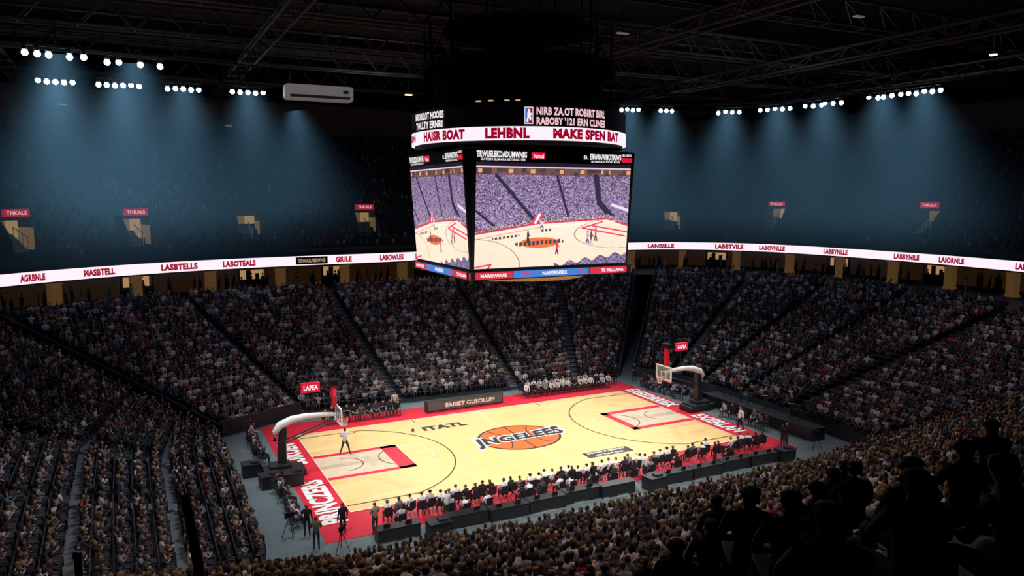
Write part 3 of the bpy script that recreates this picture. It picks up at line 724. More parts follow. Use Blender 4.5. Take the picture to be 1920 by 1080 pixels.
# courtside
chair=MB(); chair.box((0,-.03,.45),(.44,.42,.05)); chair.box((0,-.25,.72),(.44,.04,.42))
for x in (-.2,.2):
    chair.tube([(x,.15,0),(x,-.25,.9)],.014,6); chair.tube([(x,-.28,0),(x,.12,.45)],.014,6)
chair=chair.mesh('folding_chair',['pad'])
def sit(x,y,z,yaw,col,desc,grp,tm=None):
    link('folding_chair',chair,loc=(x,y,z),rot=(0,0,yaw),label='black folding chair beside the court',category='chair',group=grp.replace('people','chairs'))
    person(TS[rng.integers(0,4)] if tm is None else TS[tm],(x,y,z),yaw,col,desc,grp,rng.uniform(.94,1.06))
WH=(.78,.78,.8); BK=(.015,.015,.02); GR=(.2,.2,.22)
x=-12.9
while x<14.6:
    sit(x,-9.7+rng.normal(0,.16),.02,rng.normal(0,.3),WH if rng.random()<.58 else (GR if rng.random()<.4 else (BK if rng.random()<.5 else rc())),'seated courtside on a black chair','people courtside on the sideline')
    x+=rng.choice([.52,.56,.66,1.15],p=[.4,.25,.2,.15])
for k in range(11): sit(-11.8+k*.58,9.6,.02,math.pi+rng.normal(0,.1),BK if rng.random()<.7 else rc(),'seated on the team bench','people on the team bench')
for j in range(2):
    for k in range(15): sit(5.8+k*.6,9.7+j*.95,.02 if j==0 else 0,math.pi+rng.normal(0,.1),WH if rng.random()<.75 else rc(),'seated on the far bench','people on the far bench')
for k in range(9): sit(-17.5+rng.normal(0,.1),2.6+k*.78,0,-math.pi/2+rng.normal(0,.15),rc(),'seated along the baseline','people behind the baseline')
for k in range(8): sit(-17.4+rng.normal(0,.1),-3.0-k*.75,0,-math.pi/2+rng.normal(0,.15),rc(),'seated along the baseline','people behind the baseline')
for k in range(9): sit(17.4+rng.normal(0,.15),2.8+k*.7,0,math.pi/2+rng.normal(0,.15),rc(),'seated along the baseline','people behind the baseline')
for k in range(7): sit(17.4+rng.normal(0,.15),-2.6-k*.72,0,math.pi/2+rng.normal(0,.15),rc(),'seated along the baseline','people behind the baseline')
person(REF,(-12.2,1.85,.04),-.5,WH,'and black trousers standing on court pointing sideways',scale=1.08)
for x,y,a,c,t,d in [(-17.1,-9.6,-.3,BK,0,'standing by the red apron corner'),(-17.0,-11.3,-.2,(.12,.12,.1),1,'standing at the court corner'),(-15.4,-10.2,.2,BK,0,'standing at the court corner'),(-13.9,-10.9,.3,(.35,.25,.2),1,'standing at the court corner'),
   (-2.0,-10.8,.1,BK,0,'standing by the courtside chairs'),(-.6,-10.9,.3,BK,1,'standing by the courtside chairs'),(15.9,-10.2,1.2,BK,0,'standing at the red apron corner'),(15.2,-10.5,1.6,BK,1,'standing at the red apron corner'),(15.7,-5.9,1.5,WH,2,'walking along the baseline'),
   (15.7,10.6,2.6,BK,0,'standing by the tunnel'),(-6.0,10.2,3.1,(.6,.5,.45),0,'standing beside the scorer table'),(17.6,10.2,2.6,BK,1,'standing by the tunnel'),(-10.0,-11.0,.1,WH,1,'standing by the courtside chairs'),(8.5,-11.2,.4,BK,1,'standing by the courtside chairs'),(3.1,-11.0,.2,WH,0,'standing by the courtside chairs')]:
    person(TST[t],(x,y,.02),a,c,d)
bl=MB(); R_=.12
bl.loft([(0,0,R_-R_*math.cos(a),R_*math.sin(a)+.001,R_*math.sin(a)+.001) for a in np.linspace(0,math.pi,10)],14)
bl.obj('basketball',[mat('ball_rubber',(.12,.05,.03),.6)],True,loc=(-6.4,4.7,.035),label='dark orange basketball lying on the hardwood',category='ball')
sc_=empty('scorer_table',(0,0,0),label='long grey LED-fronted table along the far sideline',category='table')
b=MB(); b.box((-.3,9.2,.45),(6.9,.5,.86)); b.obj('table_body',['dark'],parent=sc_,bevel=.03)
b=MB(); b.box((-.3,8.93,.47),(6.7,.03,.7),0); put_text(b,'EARIET GUSOLUM',4.4,.36,(.1,8.905,.48),(1,0,0),(0,0,1),1,.03); b.obj('display_panel',[mat('panel_grey',(.09,.09,.09),.5),'cream'],parent=sc_,label='grey display with pale lettering')
def table_mesh(w):
    m=MB(); m.box((0,0,.72),(w,.7,.05)); m.box((0,-.31,.4),(w-.06,.04,.6))
    for x in (-w/2+.05,w/2-.05): m.box((x,0,.36),(.05,.65,.7))
    return m.mesh('press_table',['pad'])
tm=table_mesh(2.3); lm=MB(); lm.box((0,0,.015),(.34,.24,.02)); lm.box((0,.14,.12),(.34,.02,.22),0,Matrix.Rotation(-.25,3,'X')); lm=lm.mesh('monitor',['dark'])
for row,(x0,x1) in enumerate(((-14.2,-11.5),(-10.4,2.2),(3.4,12.8))):
    x=x0+1.2
    while x<x1:
        yy_=-11.9+rng.normal(0,.12); link('press_table',tm,loc=(x,yy_,0),rot=(0,0,rng.normal(0,.02)),label='black skirted press table by the courtside chairs',category='table',group='press tables')
        for q in (-.6,.55):
            if rng.random()<.8: link('monitor',lm,loc=(x+q,yy_,.745),rot=(0,0,math.pi),label='small dark monitor on the press table',category='monitor',group='press monitors')
        x+=2.38
for x in np.arange(-12.5,12.5,.7):
    if rng.random()<.42 and not (2.2<x<3.4): sit(x+rng.normal(0,.08),-10.9+rng.normal(0,.1),.02,rng.normal(0,.2),WH if rng.random()<.4 else (BK if rng.random()<.5 else rc()),'seated at the press table','people at the press tables')
pf=MB(); pf.box((18.9,-4.6,.45),(1.3,11.4,.9)); pf.box((18.22,-4.6,.85),(.06,11.4,.12)); pf.box((18.9,-4.6,.92),(1.4,11.5,.05),1)
pf.obj('media_platform',['pad','dark'],label='long black media platform along the baseline',category='platform',bevel=.03)
def camera_rig(x,y,z,a):
    e=empty('television_camera',(x,y,z),rot=(0,0,a),label='black television camera on a tripod',category='camera',group='television cameras')
    m=MB()
    for k in range(3):
        t=2*math.pi*k/3; m.tube([(0,0,1.05),(.4*math.cos(t),.4*math.sin(t),0)],.02,6)
    m.obj('tripod',['dark'],parent=e)
    m=MB(); m.box((0,0,1.2),(.16,.45,.25)); m.tube([(0,.2,1.2),(0,.45,1.2)],[.07,.09],10); m.box((.12,-.15,1.33),(.1,.15,.1)); m.obj('camera_body',['black'],parent=e,bevel=.01)
for q in [(18.6,-1.2,.95,1.5),(18.9,-3.5,.95,1.4),(18.8,-6.5,.95,1.5),(18.8,-8.8,.95,1.4),(-17.9,-9.2,0,-1.3),(-15.9,-12.0,0,-.6),(17.2,-11.6,0,1.2)]: camera_rig(*q)
for y in (-2.3,-5.0,-7.6): person(TST[1],(19.1,y,.95),math.pi/2,BK,'operating a camera on the media platform','camera operators')

# ------------------------------------------------------------------ scoreboard
sb=empty('scoreboard',(0,0,12.2),label='huge black four-sided hanging scoreboard with video screens over centre court',category='scoreboard')
hx,hy=6.15,5.3
W,H=460,320
yy,xx=np.mgrid[0:H,0:W]; u=xx/W; v=yy/H
img=np.zeros((H,W,3))
def nz(k,seed):
    r=np.random.default_rng(seed).random((H//k+2,W//k+2)); return np.kron(r,np.ones((k,k)))[:H,:W]
n1=nz(2,3); n2=rng.random((H,W)); n3=nz(3,5); n4=nz(14,9)
cr=np.array([.16,.10,.27])*(.3+1.2*n2*n3+.6*n4)[...,None]
br=(n1*.7+n2*.3>.60); cr[br]=np.array([.66,.53,.80])*(.4+.7*n3[br])[:,None]; dk=(n1<.2); cr[dk]=(.03,.02,.06)
sk=(n2>.93); cr[sk]=(.45,.2,.24)
cr=cr*(.75+.45*v)[...,None]
img[:]=cr
img[v<.045]=(.015,.01,.02)
band_=(v>.045)&(v<.115); img[band_]=(np.array([.12,.06,.06])*(.5+n4[...,None]))[band_]; wn=band_&(np.sin(u*40)+.6*np.sin(u*97)>.9)&(v>.06)&(v<.1); img[wn]=(.7,.33,.14)
img[(v>.035)&(v<.05)]=(.65,.55,.65)
def segm(x0,y0,x1,y1,w,c,m=None):
    px,py=u-x0,(v-y0)*.69; dx_,dy_=x1-x0,(y1-y0)*.69; t=np.clip((px*dx_+py*dy_)/(dx_**2+dy_**2),0,1)
    d=np.hypot(px-t*dx_,py-t*dy_); k=d<w
    if m is not None: k&=m
    img[k]=c
segm(.12,.12,.37,.56,.011,(.03,.022,.05)); segm(.5,.12,.585,.52,.008,(.03,.02,.05)); segm(.0,.45,.14,.63,.008,(.03,.02,.05))
segm(.76,.12,.79,.38,.018,(.03,.022,.055)); segm(.79,.38,.88,.52,.02,(.03,.022,.055)); segm(.88,.4,1,.46,.01,(.7,.62,.7))
edge=np.where(u<.38,.66-.24*u,np.where(u<.85,.568-.08*(u-.38),.53+.5*(u-.85)))
crt=v>edge; base=np.array([.93,.70,.55])*(1.06-.18*(v[...,None]-.5)-.1*np.abs(u[...,None]-.45))*(.97+.06*n4[...,None]); img[crt]=base[crt]
img[crt&(v<edge+.018)]=(.6,.03,.1)
img[(v>edge-.035)&(v<edge)]=(.08,.05,.08)
kk=(v>edge-.035)&(v<edge)&(n1>.6); img[kk]=(.6,.5,.55)
segm(0,.72,.4,.615,.0025,(.5,.3,.25),crt); segm(.4,.615,.95,.56,.003,(1.0,.9,.8),crt)
el=np.abs(np.hypot((u-.0)/.28,(v-1.0)/.28)-1)<.01; img[el&crt]=(.25,.15,.14)
el=np.abs(np.hypot((u-.93)/.3,(v-.69)/.15)-1)<.014; img[el&crt]=(.35,.2,.18)
for s_ in ((.68,.63,.82,.57),(.68,.63,.98,.72),(.75,.61,1.0,.68),(0,.985,.1,.96),(.1,.96,.08,1)): segm(*s_,.005,(.75,.03,.12),crt)
lg=np.hypot((u-.4)/.125,(v-.765)/.052)<1; img[lg]=(.75,.15,.04)
tx=(np.hypot((u-.4)/.16,(v-.765)/.06)<1)&(np.abs(v-.765-(.4-u)*.1)<.02); img[tx&(np.sin(u*230)>-.5)]=(.06,.04,.06)
for x0,y0,x1,y1 in ((.1,.72,.27,.69),(.4,.65,.48,.64)):
    k=(np.abs(v-(y0+(u-x0)*(y1-y0)/(x1-x0)))<.012)&(u>x0)&(u<x1)&(np.sin(u*260)>-.4); img[k]=(.1,.05,.08)
def fig(x,y,h,c1,c2):
    segm(x-.006,y,x,y-h*.45,.0045,c2); segm(x+.01,y,x,y-h*.45,.0045,c2); segm(x,y-h*.4,x,y-h*.8,.007,c1); segm(x,y-h*.75,x+.015,y-h*.55,.0035,c1); segm(x,y-h*.92,x,y-h*.95,.0055,(.2,.1,.07))
fig(.325,.76,.11,(.02,.02,.03),(.02,.02,.03)); fig(.515,.88,.13,(.7,.04,.08),(.1,.02,.03)); fig(.745,.8,.15,(.1,.06,.1),(.5,.4,.45)); fig(.775,.76,.15,(.6,.1,.15),(.1,.05,.1)); fig(.41,.62,.08,(.7,.6,.6),(.1,.05,.1)); fig(.72,.78,.12,(.5,.35,.4),(.1,.05,.1))
btm=v>np.where(u<.5,1.1,.99-.2*(u-.5)+.02*np.sin(u*60)); img[btm]=cr[btm]*np.array([.6,.6,.7])
segm(.36,.56,.4,.5,.016,(.7,.05,.1)); segm(.37,.57,.395,.49,.008,(.85,.8,.85))
sm=img.copy(); sm[1:-1,1:-1]=.5*img[1:-1,1:-1]+.125*(img[:-2,1:-1]+img[2:,1:-1]+img[1:-1,:-2]+img[1:-1,2:]); img=sm
def picture(O,U,V_,w,h):
    gx=np.linspace(-w/2,w/2,W+1); gy=np.linspace(h,0,H+1)
    X0,Y0=np.meshgrid(gx[:-1],gy[:-1]); X1,Y1=np.meshgrid(gx[1:],gy[1:])
    q=np.stack([np.stack([X0,Y1],-1),np.stack([X1,Y1],-1),np.stack([X1,Y0],-1),np.stack([X0,Y0],-1)],2).reshape(-1,2)
    O,U,V_=map(np.array,(O,U,V_)); VV=O+q[:,:1]*U+q[:,1:]*V_
    return VV,np.arange(len(q)).reshape(-1,4),np.repeat(img.reshape(-1,3),4,0)
for fi,(N_,U_,half,dist) in enumerate((((0,-1,0),(1,0,0),hx,hy),((-1,0,0),(0,-1,0),hy,hx),((0,1,0),(-1,0,0),hx,hy),((1,0,0),(0,1,0),hy,hx))):
    N_=Vector(N_);U_=Vector(U_); V_=(Vector((0,0,7.5))+N_*.5).normalized(); nn=U_.cross(V_)
    wd=2*half-.75; O=N_*(dist-.35)+Vector((0,0,.62))
    ht=7.5
    R=Matrix((U_,nn*-1,V_)).transposed()
    e=MB(); e.box(O+V_*ht/2-nn*.28,(wd,.56,ht),0,R)
    face_=e.obj('video_panel',['black'],parent=sb,bevel=.03,label='black screen housing')
    VV,FF,CC=picture(O+V_*.12+nn*.03,U_,V_,wd-.3,6.55)
    raw_mesh('video_screen',VV,[(4,FF)],CC,[M['screenimg']],parent=face_,label='bright screen showing court and crowd')
    q=O+V_*(ht-.42)+nn*.03
    s_=wd/11.5
    e=MB(); put_text(e,'TRWUELEKDADUMWNBS',3.4*s_,.4,q+U_*(-3.9*s_)+V_*.06,U_,V_,0,.04); put_text(e,'DATEEN BUMARA ESTERNS TEB',3.0*s_,.14,q+U_*(-3.8*s_)-V_*.25,U_,V_,0,.02)
    e.obj('caption_lettering',['whiteglow'],parent=face_,label='white caption lettering')
    e=MB(); put_text(e,'ERWRAWMOTKIWS',2.4*s_,.38,q+U_*(3.6*s_)+V_*.05,U_,V_,0,.04); put_text(e,'BUMARA ESTE RNS',2.2*s_,.13,q+U_*(3.6*s_)-V_*.25,U_,V_,0,.02); put_text(e,'B.',.35*s_,.25,q+U_*(2.1*s_),U_,V_,0,.02)
    e.obj('caption_lettering',['whiteglow'],parent=face_,label='white caption lettering')
    e=MB(); e.box(q+U_*(-1.4*s_)+V_*.02,(.95*s_,.02,.42),1,R); put_text(e,'Vannal',.75*s_,.25,q+U_*(-1.4*s_)+nn*.03,U_,V_,0,.02); e.obj('caption_tag',['whiteglow','redglow'],parent=face_,label='red tag with white word')
    e=MB(); e.box(q+U_*(5.25*s_)-V_*.12,(.8*s_,.02,.3),1,R); put_text(e,'BUERS',.7*s_,.15,q+U_*(5.25*s_)+V_*.2,U_,V_,0,.02); e.obj('caption_tag',['whiteglow','redglow'],parent=face_,label='red tag under small white word')
    e=MB(); w2=2*half-.2; q=N_*(dist-.2)+Vector((0,0,.3)); R2=Matrix((U_,N_*-1,Vector((0,0,1)))).transposed()
    e.box(q-N_*.15,(w2,.3,.58),0,R2)
    Zv=Vector((0,0,1)); q2=q+N_*.012
    for a,b_,mi in ((-.5,-.25,1),(-.25,.22,2),(.22,.5,1)):
        e.box(q2+U_*w2*(a+b_)/2,(w2*(b_-a)*.985,.02,.44),mi,R2)
    put_text(e,'MARISWIIUIE',w2*.15,.22,q2+N_*.03-U_*w2*.36,U_,Zv,3,.04); put_text(e,'NAPERNSRS',w2*.15,.25,q2+N_*.03,U_,Zv,3,.04); put_text(e,'TE MILLUINA',w2*.15,.22,q2+N_*.03+U_*w2*.37,U_,Zv,3,.04)
    put_text(e,'WIIS',w2*.05,.24,q2+N_*.03-U_*w2*.18,U_,Zv,1,.03); put_text(e,'WSL',w2*.05,.24,q2+N_*.03+U_*w2*.17,U_,Zv,1,.03)
    e.obj('lower_ribbon_display',['black','redglow','blueglow','whiteglow'],parent=sb,label='red and blue LED ribbon with white lettering')
core=MB(); core.box((0,0,4.2),(2*hx-2.6,2*hy-2.6,7.4)); core.box((0,0,.25),(2*hx-1,2*hy-1,.3))
for sx in (-1,1):
    for sy in (-1,1): core.tube([(sx*(hx-.65),sy*(hy-.65),.1),(sx*(hx-.55),sy*(hy-.55),8.2)],.22,8)
core.obj('core_frame',['black'],parent=sb)
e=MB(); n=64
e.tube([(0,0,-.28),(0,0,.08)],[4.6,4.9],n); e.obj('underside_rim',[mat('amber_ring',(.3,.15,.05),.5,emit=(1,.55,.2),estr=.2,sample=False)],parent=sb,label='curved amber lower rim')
RR=7.35
def drum(z0,z1,r,m,nm,**k):
    d=MB(); d.tube([(0,0,z0-12.2),(0,0,z1-12.2)],[r,r],96); return d.obj(nm,[m],parent=sb,**k)
drum(20.75,21.55,RR,'led','ring_display',label='white LED ring with maroon words')
drum(21.55,22.85,RR-.03,'black','ring_header',label='black upper ring with white words')
drum(20.55,20.76,RR-.2,'black','ring_base'); drum(20.2,20.6,5.5,'black','ring_base')
THC=math.atan2(CY,CX)
def ring_text(s,uu,w,h,z,m,r=RR+.03,off=.055,lab='lit lettering on the ring'):
    v,f=text_geo(s,w,h,off); a0=THC+math.asin((uu-958)/204)
    for rep in (0,math.pi):
        rt_=MB(); rt_.add([(r*math.cos(a0+rep+p[0]/r),r*math.sin(a0+rep+p[0]/r),z-12.2+p[1]) for p in v],f,0)
        rt_.obj('ring_lettering',[m],parent=sb,label=lab)
for a in (('HAISR BOAT',825,3.7,.62,21.15),('LEHBNL',939,2.7,.64,21.15),('MAKE SPEN BAT',1085,5.7,.62,21.15),('MBIIN',762,2.0,.45,21.15)): ring_text(*a,'ledtext',off=.065,lab='maroon word on the white ring')
ring_text('NIRB ZA.OT ROBIRT BIRL',1053,5.0,.47,22.45,'pinkglow',off=.045,lab='pale pink word on the black ring'); ring_text("RABOBY '121 ERN CLINES",1053,5.0,.47,21.88,'pinkglow',off=.045,lab='pale pink word on the black ring')
ring_text('RIRDULLOT NOOBS',797,3.4,.45,22.45,'whiteglow',off=.04,lab='white word on the black ring'); ring_text('TWLLTY ERNRI',797,3.2,.45,21.88,'whiteglow',off=.04,lab='white word on the black ring')
for rep in (0,math.pi):
    rt_=MB()
    def ring_patch(dxa,dxb,za,zb,mi,r=RR+.02):
        a0=THC+math.asin((975-958)/204)+rep
        A,B_=a0+dxa/r,a0+dxb/r; rt_.quad((r*math.cos(A),r*math.sin(A),za-12.2),(r*math.cos(B_),r*math.sin(B_),za-12.2),(r*math.cos(B_),r*math.sin(B_),zb-12.2),(r*math.cos(A),r*math.sin(A),zb-12.2),mi)
    ring_patch(-.26,.26,21.68,22.68,0); ring_patch(-.22,.0,21.72,22.64,1,RR+.03); ring_patch(.0,.22,21.72,22.64,2,RR+.03)
    for xa,xb,za,zb in ((-.07,.07,22.35,22.55),(-.1,.1,22.0,22.35),(-.14,-.04,21.78,22.02),(.04,.14,21.9,22.1),(.06,.18,22.2,22.32)): ring_patch(xa,xb,za,zb,0,RR+.04)
    rt_.obj('ring_emblem',['whiteglow','signblue','signred'],parent=sb,label='blue and red emblem with a white player shape')
hs=MB()
hs.tube([(0,0,10.6),(0,0,11.2)],[6.6,6.6],48); hs.tube([(0,0,11.2),(0,0,13.4)],[5.6,5.9],24); hs.tube([(0,0,13.4),(0,0,14.0)],[6.6,6.6],48); hs.tube([(0,0,16.2),(0,0,16.5)],[5.2,5.2],32)
for k in range(16):
    t=2*math.pi*k/16; a=(6.4*math.cos(t),6.4*math.sin(t)); b_=(6.4*math.cos(t+.39),6.4*math.sin(t+.39))
    hs.tube([(*a,11),(*a,16.3)],.07,6); hs.tube([(*a,11.1),(*b_,13.6)],.05,6); hs.tube([(*a,14),(*b_,16.3)],.05,6)
for k in range(8):
    t=2*math.pi*k/8; hs.tube([(5*math.cos(t),5*math.sin(t),14),(5*math.cos(t),5*math.sin(t),26)],.06,6)
hs.obj('hoist_frame',['hoist'],parent=sb,label='dark circular hoist frame')
hlm=MB(); hlm.box((0,0,0),(.3,.2,.06)); hlm=hlm.mesh('hoist_lamp',[glow('amber_small',(1,.6,.3),.7)])
for t in (-2.42,-2.3,-2.15,-2.05): link('hoist_lamp',hlm,parent=sb,loc=(6.7*math.cos(t),6.7*math.sin(t),10.95),rot=(0,0,t+1.57))

# ------------------------------------------------------------------ roof trusses
def truss(p,q,h=2.2,r=.13,seg=4.0):
    p=Vector(p);q=Vector(q); L=(q-p).length; n=int(L/seg); m=MB(); Z=Vector((0,0,h)); d=(q-p).normalized(); sdv=Vector((-d.y,d.x,0))*.7
    for o in (sdv,-sdv): m.tube([p+o,q+o],r,6)
    m.tube([p+Z,q+Z],r*1.3,6)
    for i in range(n+1):
        a=p.lerp(q,i/n)
        m.tube([a+sdv,a-sdv],r*.6,4)
        if i<n:
            b2=p.lerp(q,(i+1)/n); mid=(a+b2)/2+Z
            for o in (sdv,-sdv): m.tube([a+o,mid],r*.6,4); m.tube([b2+o,mid],r*.6,4)
    m.obj('roof_truss',['truss'],label='dark steel lattice roof truss spanning the arena',category='truss',group='roof trusses')
for y in (-30,-16,-3,12,24,36,50): truss((-60,y,31),(75,y,31))
for x in (-34,-14,14,34,52): truss((x,-45,29.6),(x,60,29.6),1.2,.11)
def girder(p,q,d=.9):
    p=Vector(p);q=Vector(q); dd=(q-p).normalized(); R=Matrix((dd,Vector((0,0,1)).cross(dd),Vector((0,0,1)))).transposed(); m=MB(); c=(p+q)/2; L=(q-p).length
    m.box(c,(L,.08,d),0,R); m.box(c+Vector((0,0,d/2)),(L,.5,.1),0,R); m.box(c-Vector((0,0,d/2)),(L,.5,.1),0,R)
    m.obj('roof_girder',['truss'],label='heavy dark steel roof girder under the deck',category='girder',group='roof girders')
for y in (-22,-9,5,18,30,44): girder((-65,y,33.8),(80,y,33.8))
def catwalk(p,q):
    m=MB(); p=Vector(p);q=Vector(q); d=(q-p).normalized(); s=Vector((-d.y,d.x,0))*.5
    c=(p+q)/2; R=Matrix((d,Vector((-d.y,d.x,0)),Vector((0,0,1)))).transposed(); L=(q-p).length
    m.box(c,(L,1.0,.08),0,R)
    for o in (s,-s):
        for z in (.55,1.1): m.tube([p+o+Vector((0,0,z)),q+o+Vector((0,0,z))],.035,6)
        for i in range(int(L/2.5)+1):
            a=p+d*i*2.5+o; m.tube([a,a+Vector((0,0,3 if i%3==0 else 1.1))],.03,4)
    m.obj('catwalk',['hoist'],label='dark steel catwalk carrying the floodlights',category='catwalk',group='lighting catwalks')
catwalk((-44,32.4,28.3),(-8,32.4,28.3)); catwalk((-36,17.6,28.3),(-14,21.0,28.3)); catwalk((22,28.8,28.3),(38,25.2,28.3)); catwalk((38,25.2,28.3),(43.4,18,28.3)); catwalk((43.4,18,28.3),(45.6,-6,28.3))
A=np.linspace(0,math.pi,9)
ml=MB(); ml.loft([(0,0,-.22*math.cos(a),max(.22*math.sin(a),.01),max(.22*math.sin(a),.01)) for a in A],14); ml=ml.mesh('lamp_lens',['lamp'],True)
def bank(x,y,z,n,ang,pitch_=.95,offs=None):
    offs=offs or [(i-(n-1)/2)*pitch_ for i in range(n)]
    e=empty('floodlight_bank',(x,y,z),rot=(0,0,ang),label='row of %d bright white round floodlights on the catwalk'%len(offs),category='floodlight',group='catwalk floodlights')
    h=MB(); h.tube([(offs[0]-.3,0,.55),(offs[-1]+.3,0,.55)],.06,8); h.tube([(0,0,.5),(0,0,1.1)],.05,6)
    for xx_ in offs:
        h.tube([(xx_,0,.2),(xx_,0,.42)],[.22,.16],12); h.box((xx_,0,.48),(.1,.1,.16))
    h.obj('lamp_housing',['dark'],parent=e)
    for xx_ in offs: link('lamp_lens',ml,parent=e,loc=(xx_,0,rng.normal(0,.05)))
    return e
banks=[(-28.5,17.4,27.5,5,.15,1,[-1.9,-1.15,-.45,.85,1.75]),(-23.3,19.2,27.5,4,.15,1,[-2.0,-1.2,.3,1.7]),(-29.6,32,27.5,5,0,.66),(-24.6,32,27.5,6,0,.66),(-19.2,32,27.5,5,0,.68),(-13.4,31.8,27.5,5,0,.72),
 (24.8,27.8,27.5,1,0,.9),(28.5,27,27.5,4,-.2,.72),(33.0,26,27.5,3,-.2,.74),(39.8,22.9,27.4,4,-.75,.8),(42.6,18.4,27.4,5,-1.1,.85),(43.6,13.8,27.4,3,-1.4,1.0),(44.0,11.5,27.4,3,-1.4,.95),(44.6,7,27.5,2,-1.45,1),(44.8,5.0,27.5,3,-1.45,.9),(45.2,1.8,27.5,5,-1.5,.8)]
for q in banks: bank(*q)
hz=empty('painted_haze',(0,0,0),label='faint blue self-glowing cones standing in for haze beams',category='haze',kind='stuff')
def haze_glow_mat(k,w0,sp,L,fall):  # emission-only volume paints the beams; no light is scattered
    m=bpy.data.materials.new('blue_glow_volume'); m.use_nodes=True; nt=m.node_tree; n=nt.nodes; l=nt.links; n.clear()
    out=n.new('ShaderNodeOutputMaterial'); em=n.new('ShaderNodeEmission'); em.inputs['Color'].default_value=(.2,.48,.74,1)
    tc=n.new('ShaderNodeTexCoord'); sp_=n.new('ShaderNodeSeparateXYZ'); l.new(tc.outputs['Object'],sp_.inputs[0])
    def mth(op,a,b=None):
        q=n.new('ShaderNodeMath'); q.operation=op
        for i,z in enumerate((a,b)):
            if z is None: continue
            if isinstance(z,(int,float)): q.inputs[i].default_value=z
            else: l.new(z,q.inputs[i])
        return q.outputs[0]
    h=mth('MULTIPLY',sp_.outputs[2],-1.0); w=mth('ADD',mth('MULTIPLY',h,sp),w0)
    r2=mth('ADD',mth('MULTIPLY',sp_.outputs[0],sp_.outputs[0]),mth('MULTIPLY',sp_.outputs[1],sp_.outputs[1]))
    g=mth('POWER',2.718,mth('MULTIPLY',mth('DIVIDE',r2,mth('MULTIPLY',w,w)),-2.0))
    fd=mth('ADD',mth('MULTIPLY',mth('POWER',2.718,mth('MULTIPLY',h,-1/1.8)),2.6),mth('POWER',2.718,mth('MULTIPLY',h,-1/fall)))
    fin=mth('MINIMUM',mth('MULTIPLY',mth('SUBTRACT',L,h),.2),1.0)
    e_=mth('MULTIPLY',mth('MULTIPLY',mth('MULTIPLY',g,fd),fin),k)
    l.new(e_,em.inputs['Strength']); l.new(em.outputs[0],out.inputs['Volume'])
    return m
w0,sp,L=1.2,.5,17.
HZ=haze_glow_mat(.036,w0,sp,L,6.5)
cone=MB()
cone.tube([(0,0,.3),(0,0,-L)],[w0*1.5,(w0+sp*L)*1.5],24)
cone=cone.mesh('glow_cone',[HZ])
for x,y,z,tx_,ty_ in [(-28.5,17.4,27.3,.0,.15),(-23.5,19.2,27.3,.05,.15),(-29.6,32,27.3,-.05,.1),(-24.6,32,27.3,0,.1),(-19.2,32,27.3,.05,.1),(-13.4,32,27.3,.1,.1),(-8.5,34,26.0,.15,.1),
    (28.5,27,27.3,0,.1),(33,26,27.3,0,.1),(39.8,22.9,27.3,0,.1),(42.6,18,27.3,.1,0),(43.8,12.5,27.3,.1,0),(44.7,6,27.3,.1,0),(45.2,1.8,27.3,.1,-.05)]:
    o=link('glow_cone',cone,parent=hz,loc=(x,y,z)); o.rotation_euler=(ty_,-tx_,0)
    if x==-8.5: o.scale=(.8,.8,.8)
hv=empty('air_handling_unit',(-7.7,26.6,26.4),label='pale grey rounded air handling unit hung from the roof',category='air conditioner')
m=MB(); m.box((0,0,.75),(6.4,1.6,1.4)); m.obj('casing',[mat('casing_grey_glow',(.35,.33,.31),.5,emit=(.8,.75,.7),estr=.08,sample=False)],parent=hv,bevel=.25)  # casing emits faintly in place of light falling on it
m=MB(); m.box((0,-.82,.35),(5.6,.05,.25)); m.box((2.4,-.83,.9),(.5,.04,.3)); m.obj('vent_grille',['dark'],parent=hv)
m=MB()
for x in (-2.6,2.6): m.tube([(x,0,1.4),(x,0,4.8)],.04,6)
m.obj('hanger_rod',['dark'],parent=hv)
def small_lamp(x,y,z,w=1.0,m_='warmlamp',lab='small warm ceiling lamp hanging under the roof'):
    e=empty('ceiling_lamp',(x,y,z),label=lab,category='ceiling lamp',group='roof lamps')
    m=MB(); m.box((0,0,.12),(w,.5,.14)); m.tube([(0,0,.18),(0,0,3.0)],.03,6); m.obj('lamp_body',['dark'],parent=e)
    m=MB(); m.box((0,0,0),(w*.85,.4,.08)); m.obj('lamp_panel',[m_],parent=e)
for q in [(1.4,27,27.6,.8)]: small_lamp(*q)
for q in [(-30,46,27,.9,'dimlamp'),(-13,52,26,.9,'dimlamp'),(12,5,30.5,1.2,'dimlamp'),(26,-6,31,1.0,'dimlamp')]: small_lamp(*q)
small_lamp(30,-14,27.2,.35)
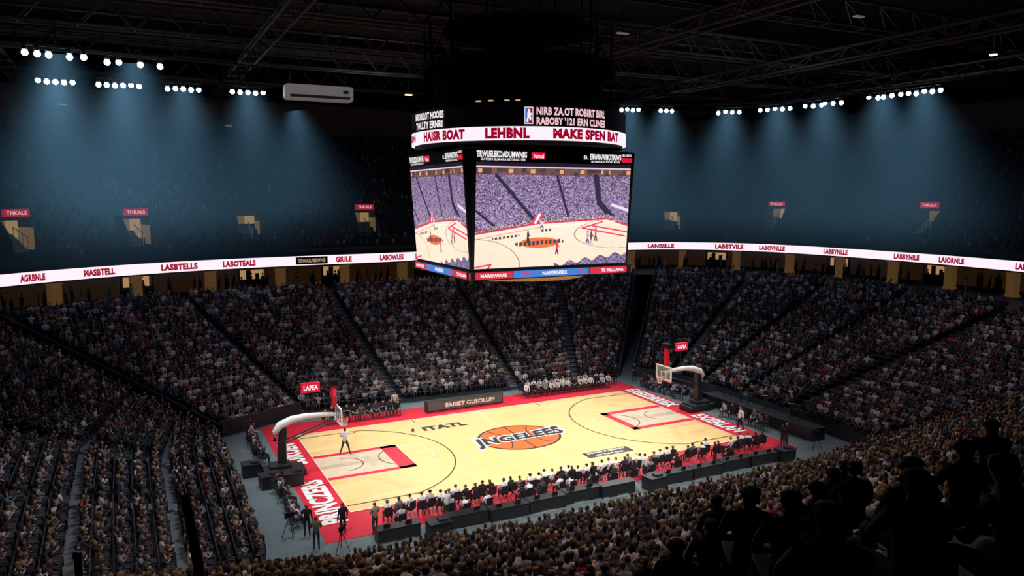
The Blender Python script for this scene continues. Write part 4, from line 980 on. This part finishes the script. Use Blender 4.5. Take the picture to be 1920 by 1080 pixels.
# ------------------------------------------------------------------ lights
def spot(loc,tgt,p,size,blend=1.0,col=(1,.97,.93),rad=1.0):
    l=bpy.data.lights.new('spot','SPOT'); l.energy=p; l.spot_size=math.radians(size); l.spot_blend=blend; l.color=col; l.shadow_soft_size=rad
    o=bpy.data.objects.new('court_and_fill_spot',l); COL.objects.link(o); o.location=loc; o.rotation_euler=(Vector(tgt)-Vector(loc)).to_track_quat('-Z','Y').to_euler()
for x,y in ((-24,20),(0,24),(24,20),(30,0),(24,-20),(0,-24),(-24,-20),(-30,0)):
    spot((x,y,27),(x*.15,y*.08,0),21500,54)
for x in (-8,8): spot((x-8,-34,26),(x,-10,0),9000,34,col=(1,.96,.93))  # added fill spots brightening the backs of the sideline rows
for x,y,tx_,ty_,p,sz,c_ in ((-2,4,-2,10,3800,52,(.95,.93,1)),(10,4,12,10,3000,50,(.95,.93,1)),(14,3,21,3,5000,54,(.93,.92,1)),(-12,4,-16,11,3500,52,(.95,.93,1)),(-14,-6,-23,-6,11000,62,(.95,.95,1)),(8,-20,10,-22,4500,95,(1,.82,.74)),(-10,-20,-12,-22,4500,95,(1,.82,.74)),(26,-14,28,-16,3200,90,(1,.84,.78)),(-26,-22,-26,-20,4500,85,(1,.86,.8)),(-20,-31,-19,-28,2600,105,(1,.8,.68)),(-4,-31,-4,-28,2600,105,(1,.8,.68))):
    spot((x,y,27),(tx_,ty_,2),p,sz,col=c_,rad=2)  # added fill spots brightening the stands, no fixtures stand here
a=bpy.data.lights.new('fill','AREA'); a.shape='RECTANGLE'; a.size=60; a.size_y=45; a.energy=1700; a.color=(.5,.64,1.0)
o=bpy.data.objects.new('roof_fill_light',a); COL.objects.link(o); o.location=(5,5,28.9)
for x,y in ((-25,5),(28,5),(0,35)):
    a=bpy.data.lights.new('up','SPOT'); a.energy=1100; a.color=(.85,.82,1.0); a.shadow_soft_size=3; a.spot_size=2.6; a.spot_blend=1
    o=bpy.data.objects.new('roof_up_fill',a); COL.objects.link(o); o.location=(x,y,25.5); o.rotation_euler=(math.pi,0,0)  # unseen upward spots added to lift the trusses out of black
w=bpy.data.worlds.new('world'); scene.world=w; w.use_nodes=True; w.node_tree.nodes['Background'].inputs[0].default_value=(.01,.015,.025,1); w.node_tree.nodes['Background'].inputs[1].default_value=.3
print('BUILD',time.time()-T0,'crowd',len(P),'upper',len(UP),'persons',sum(1 for o in bpy.data.objects if o.name.startswith('person')))
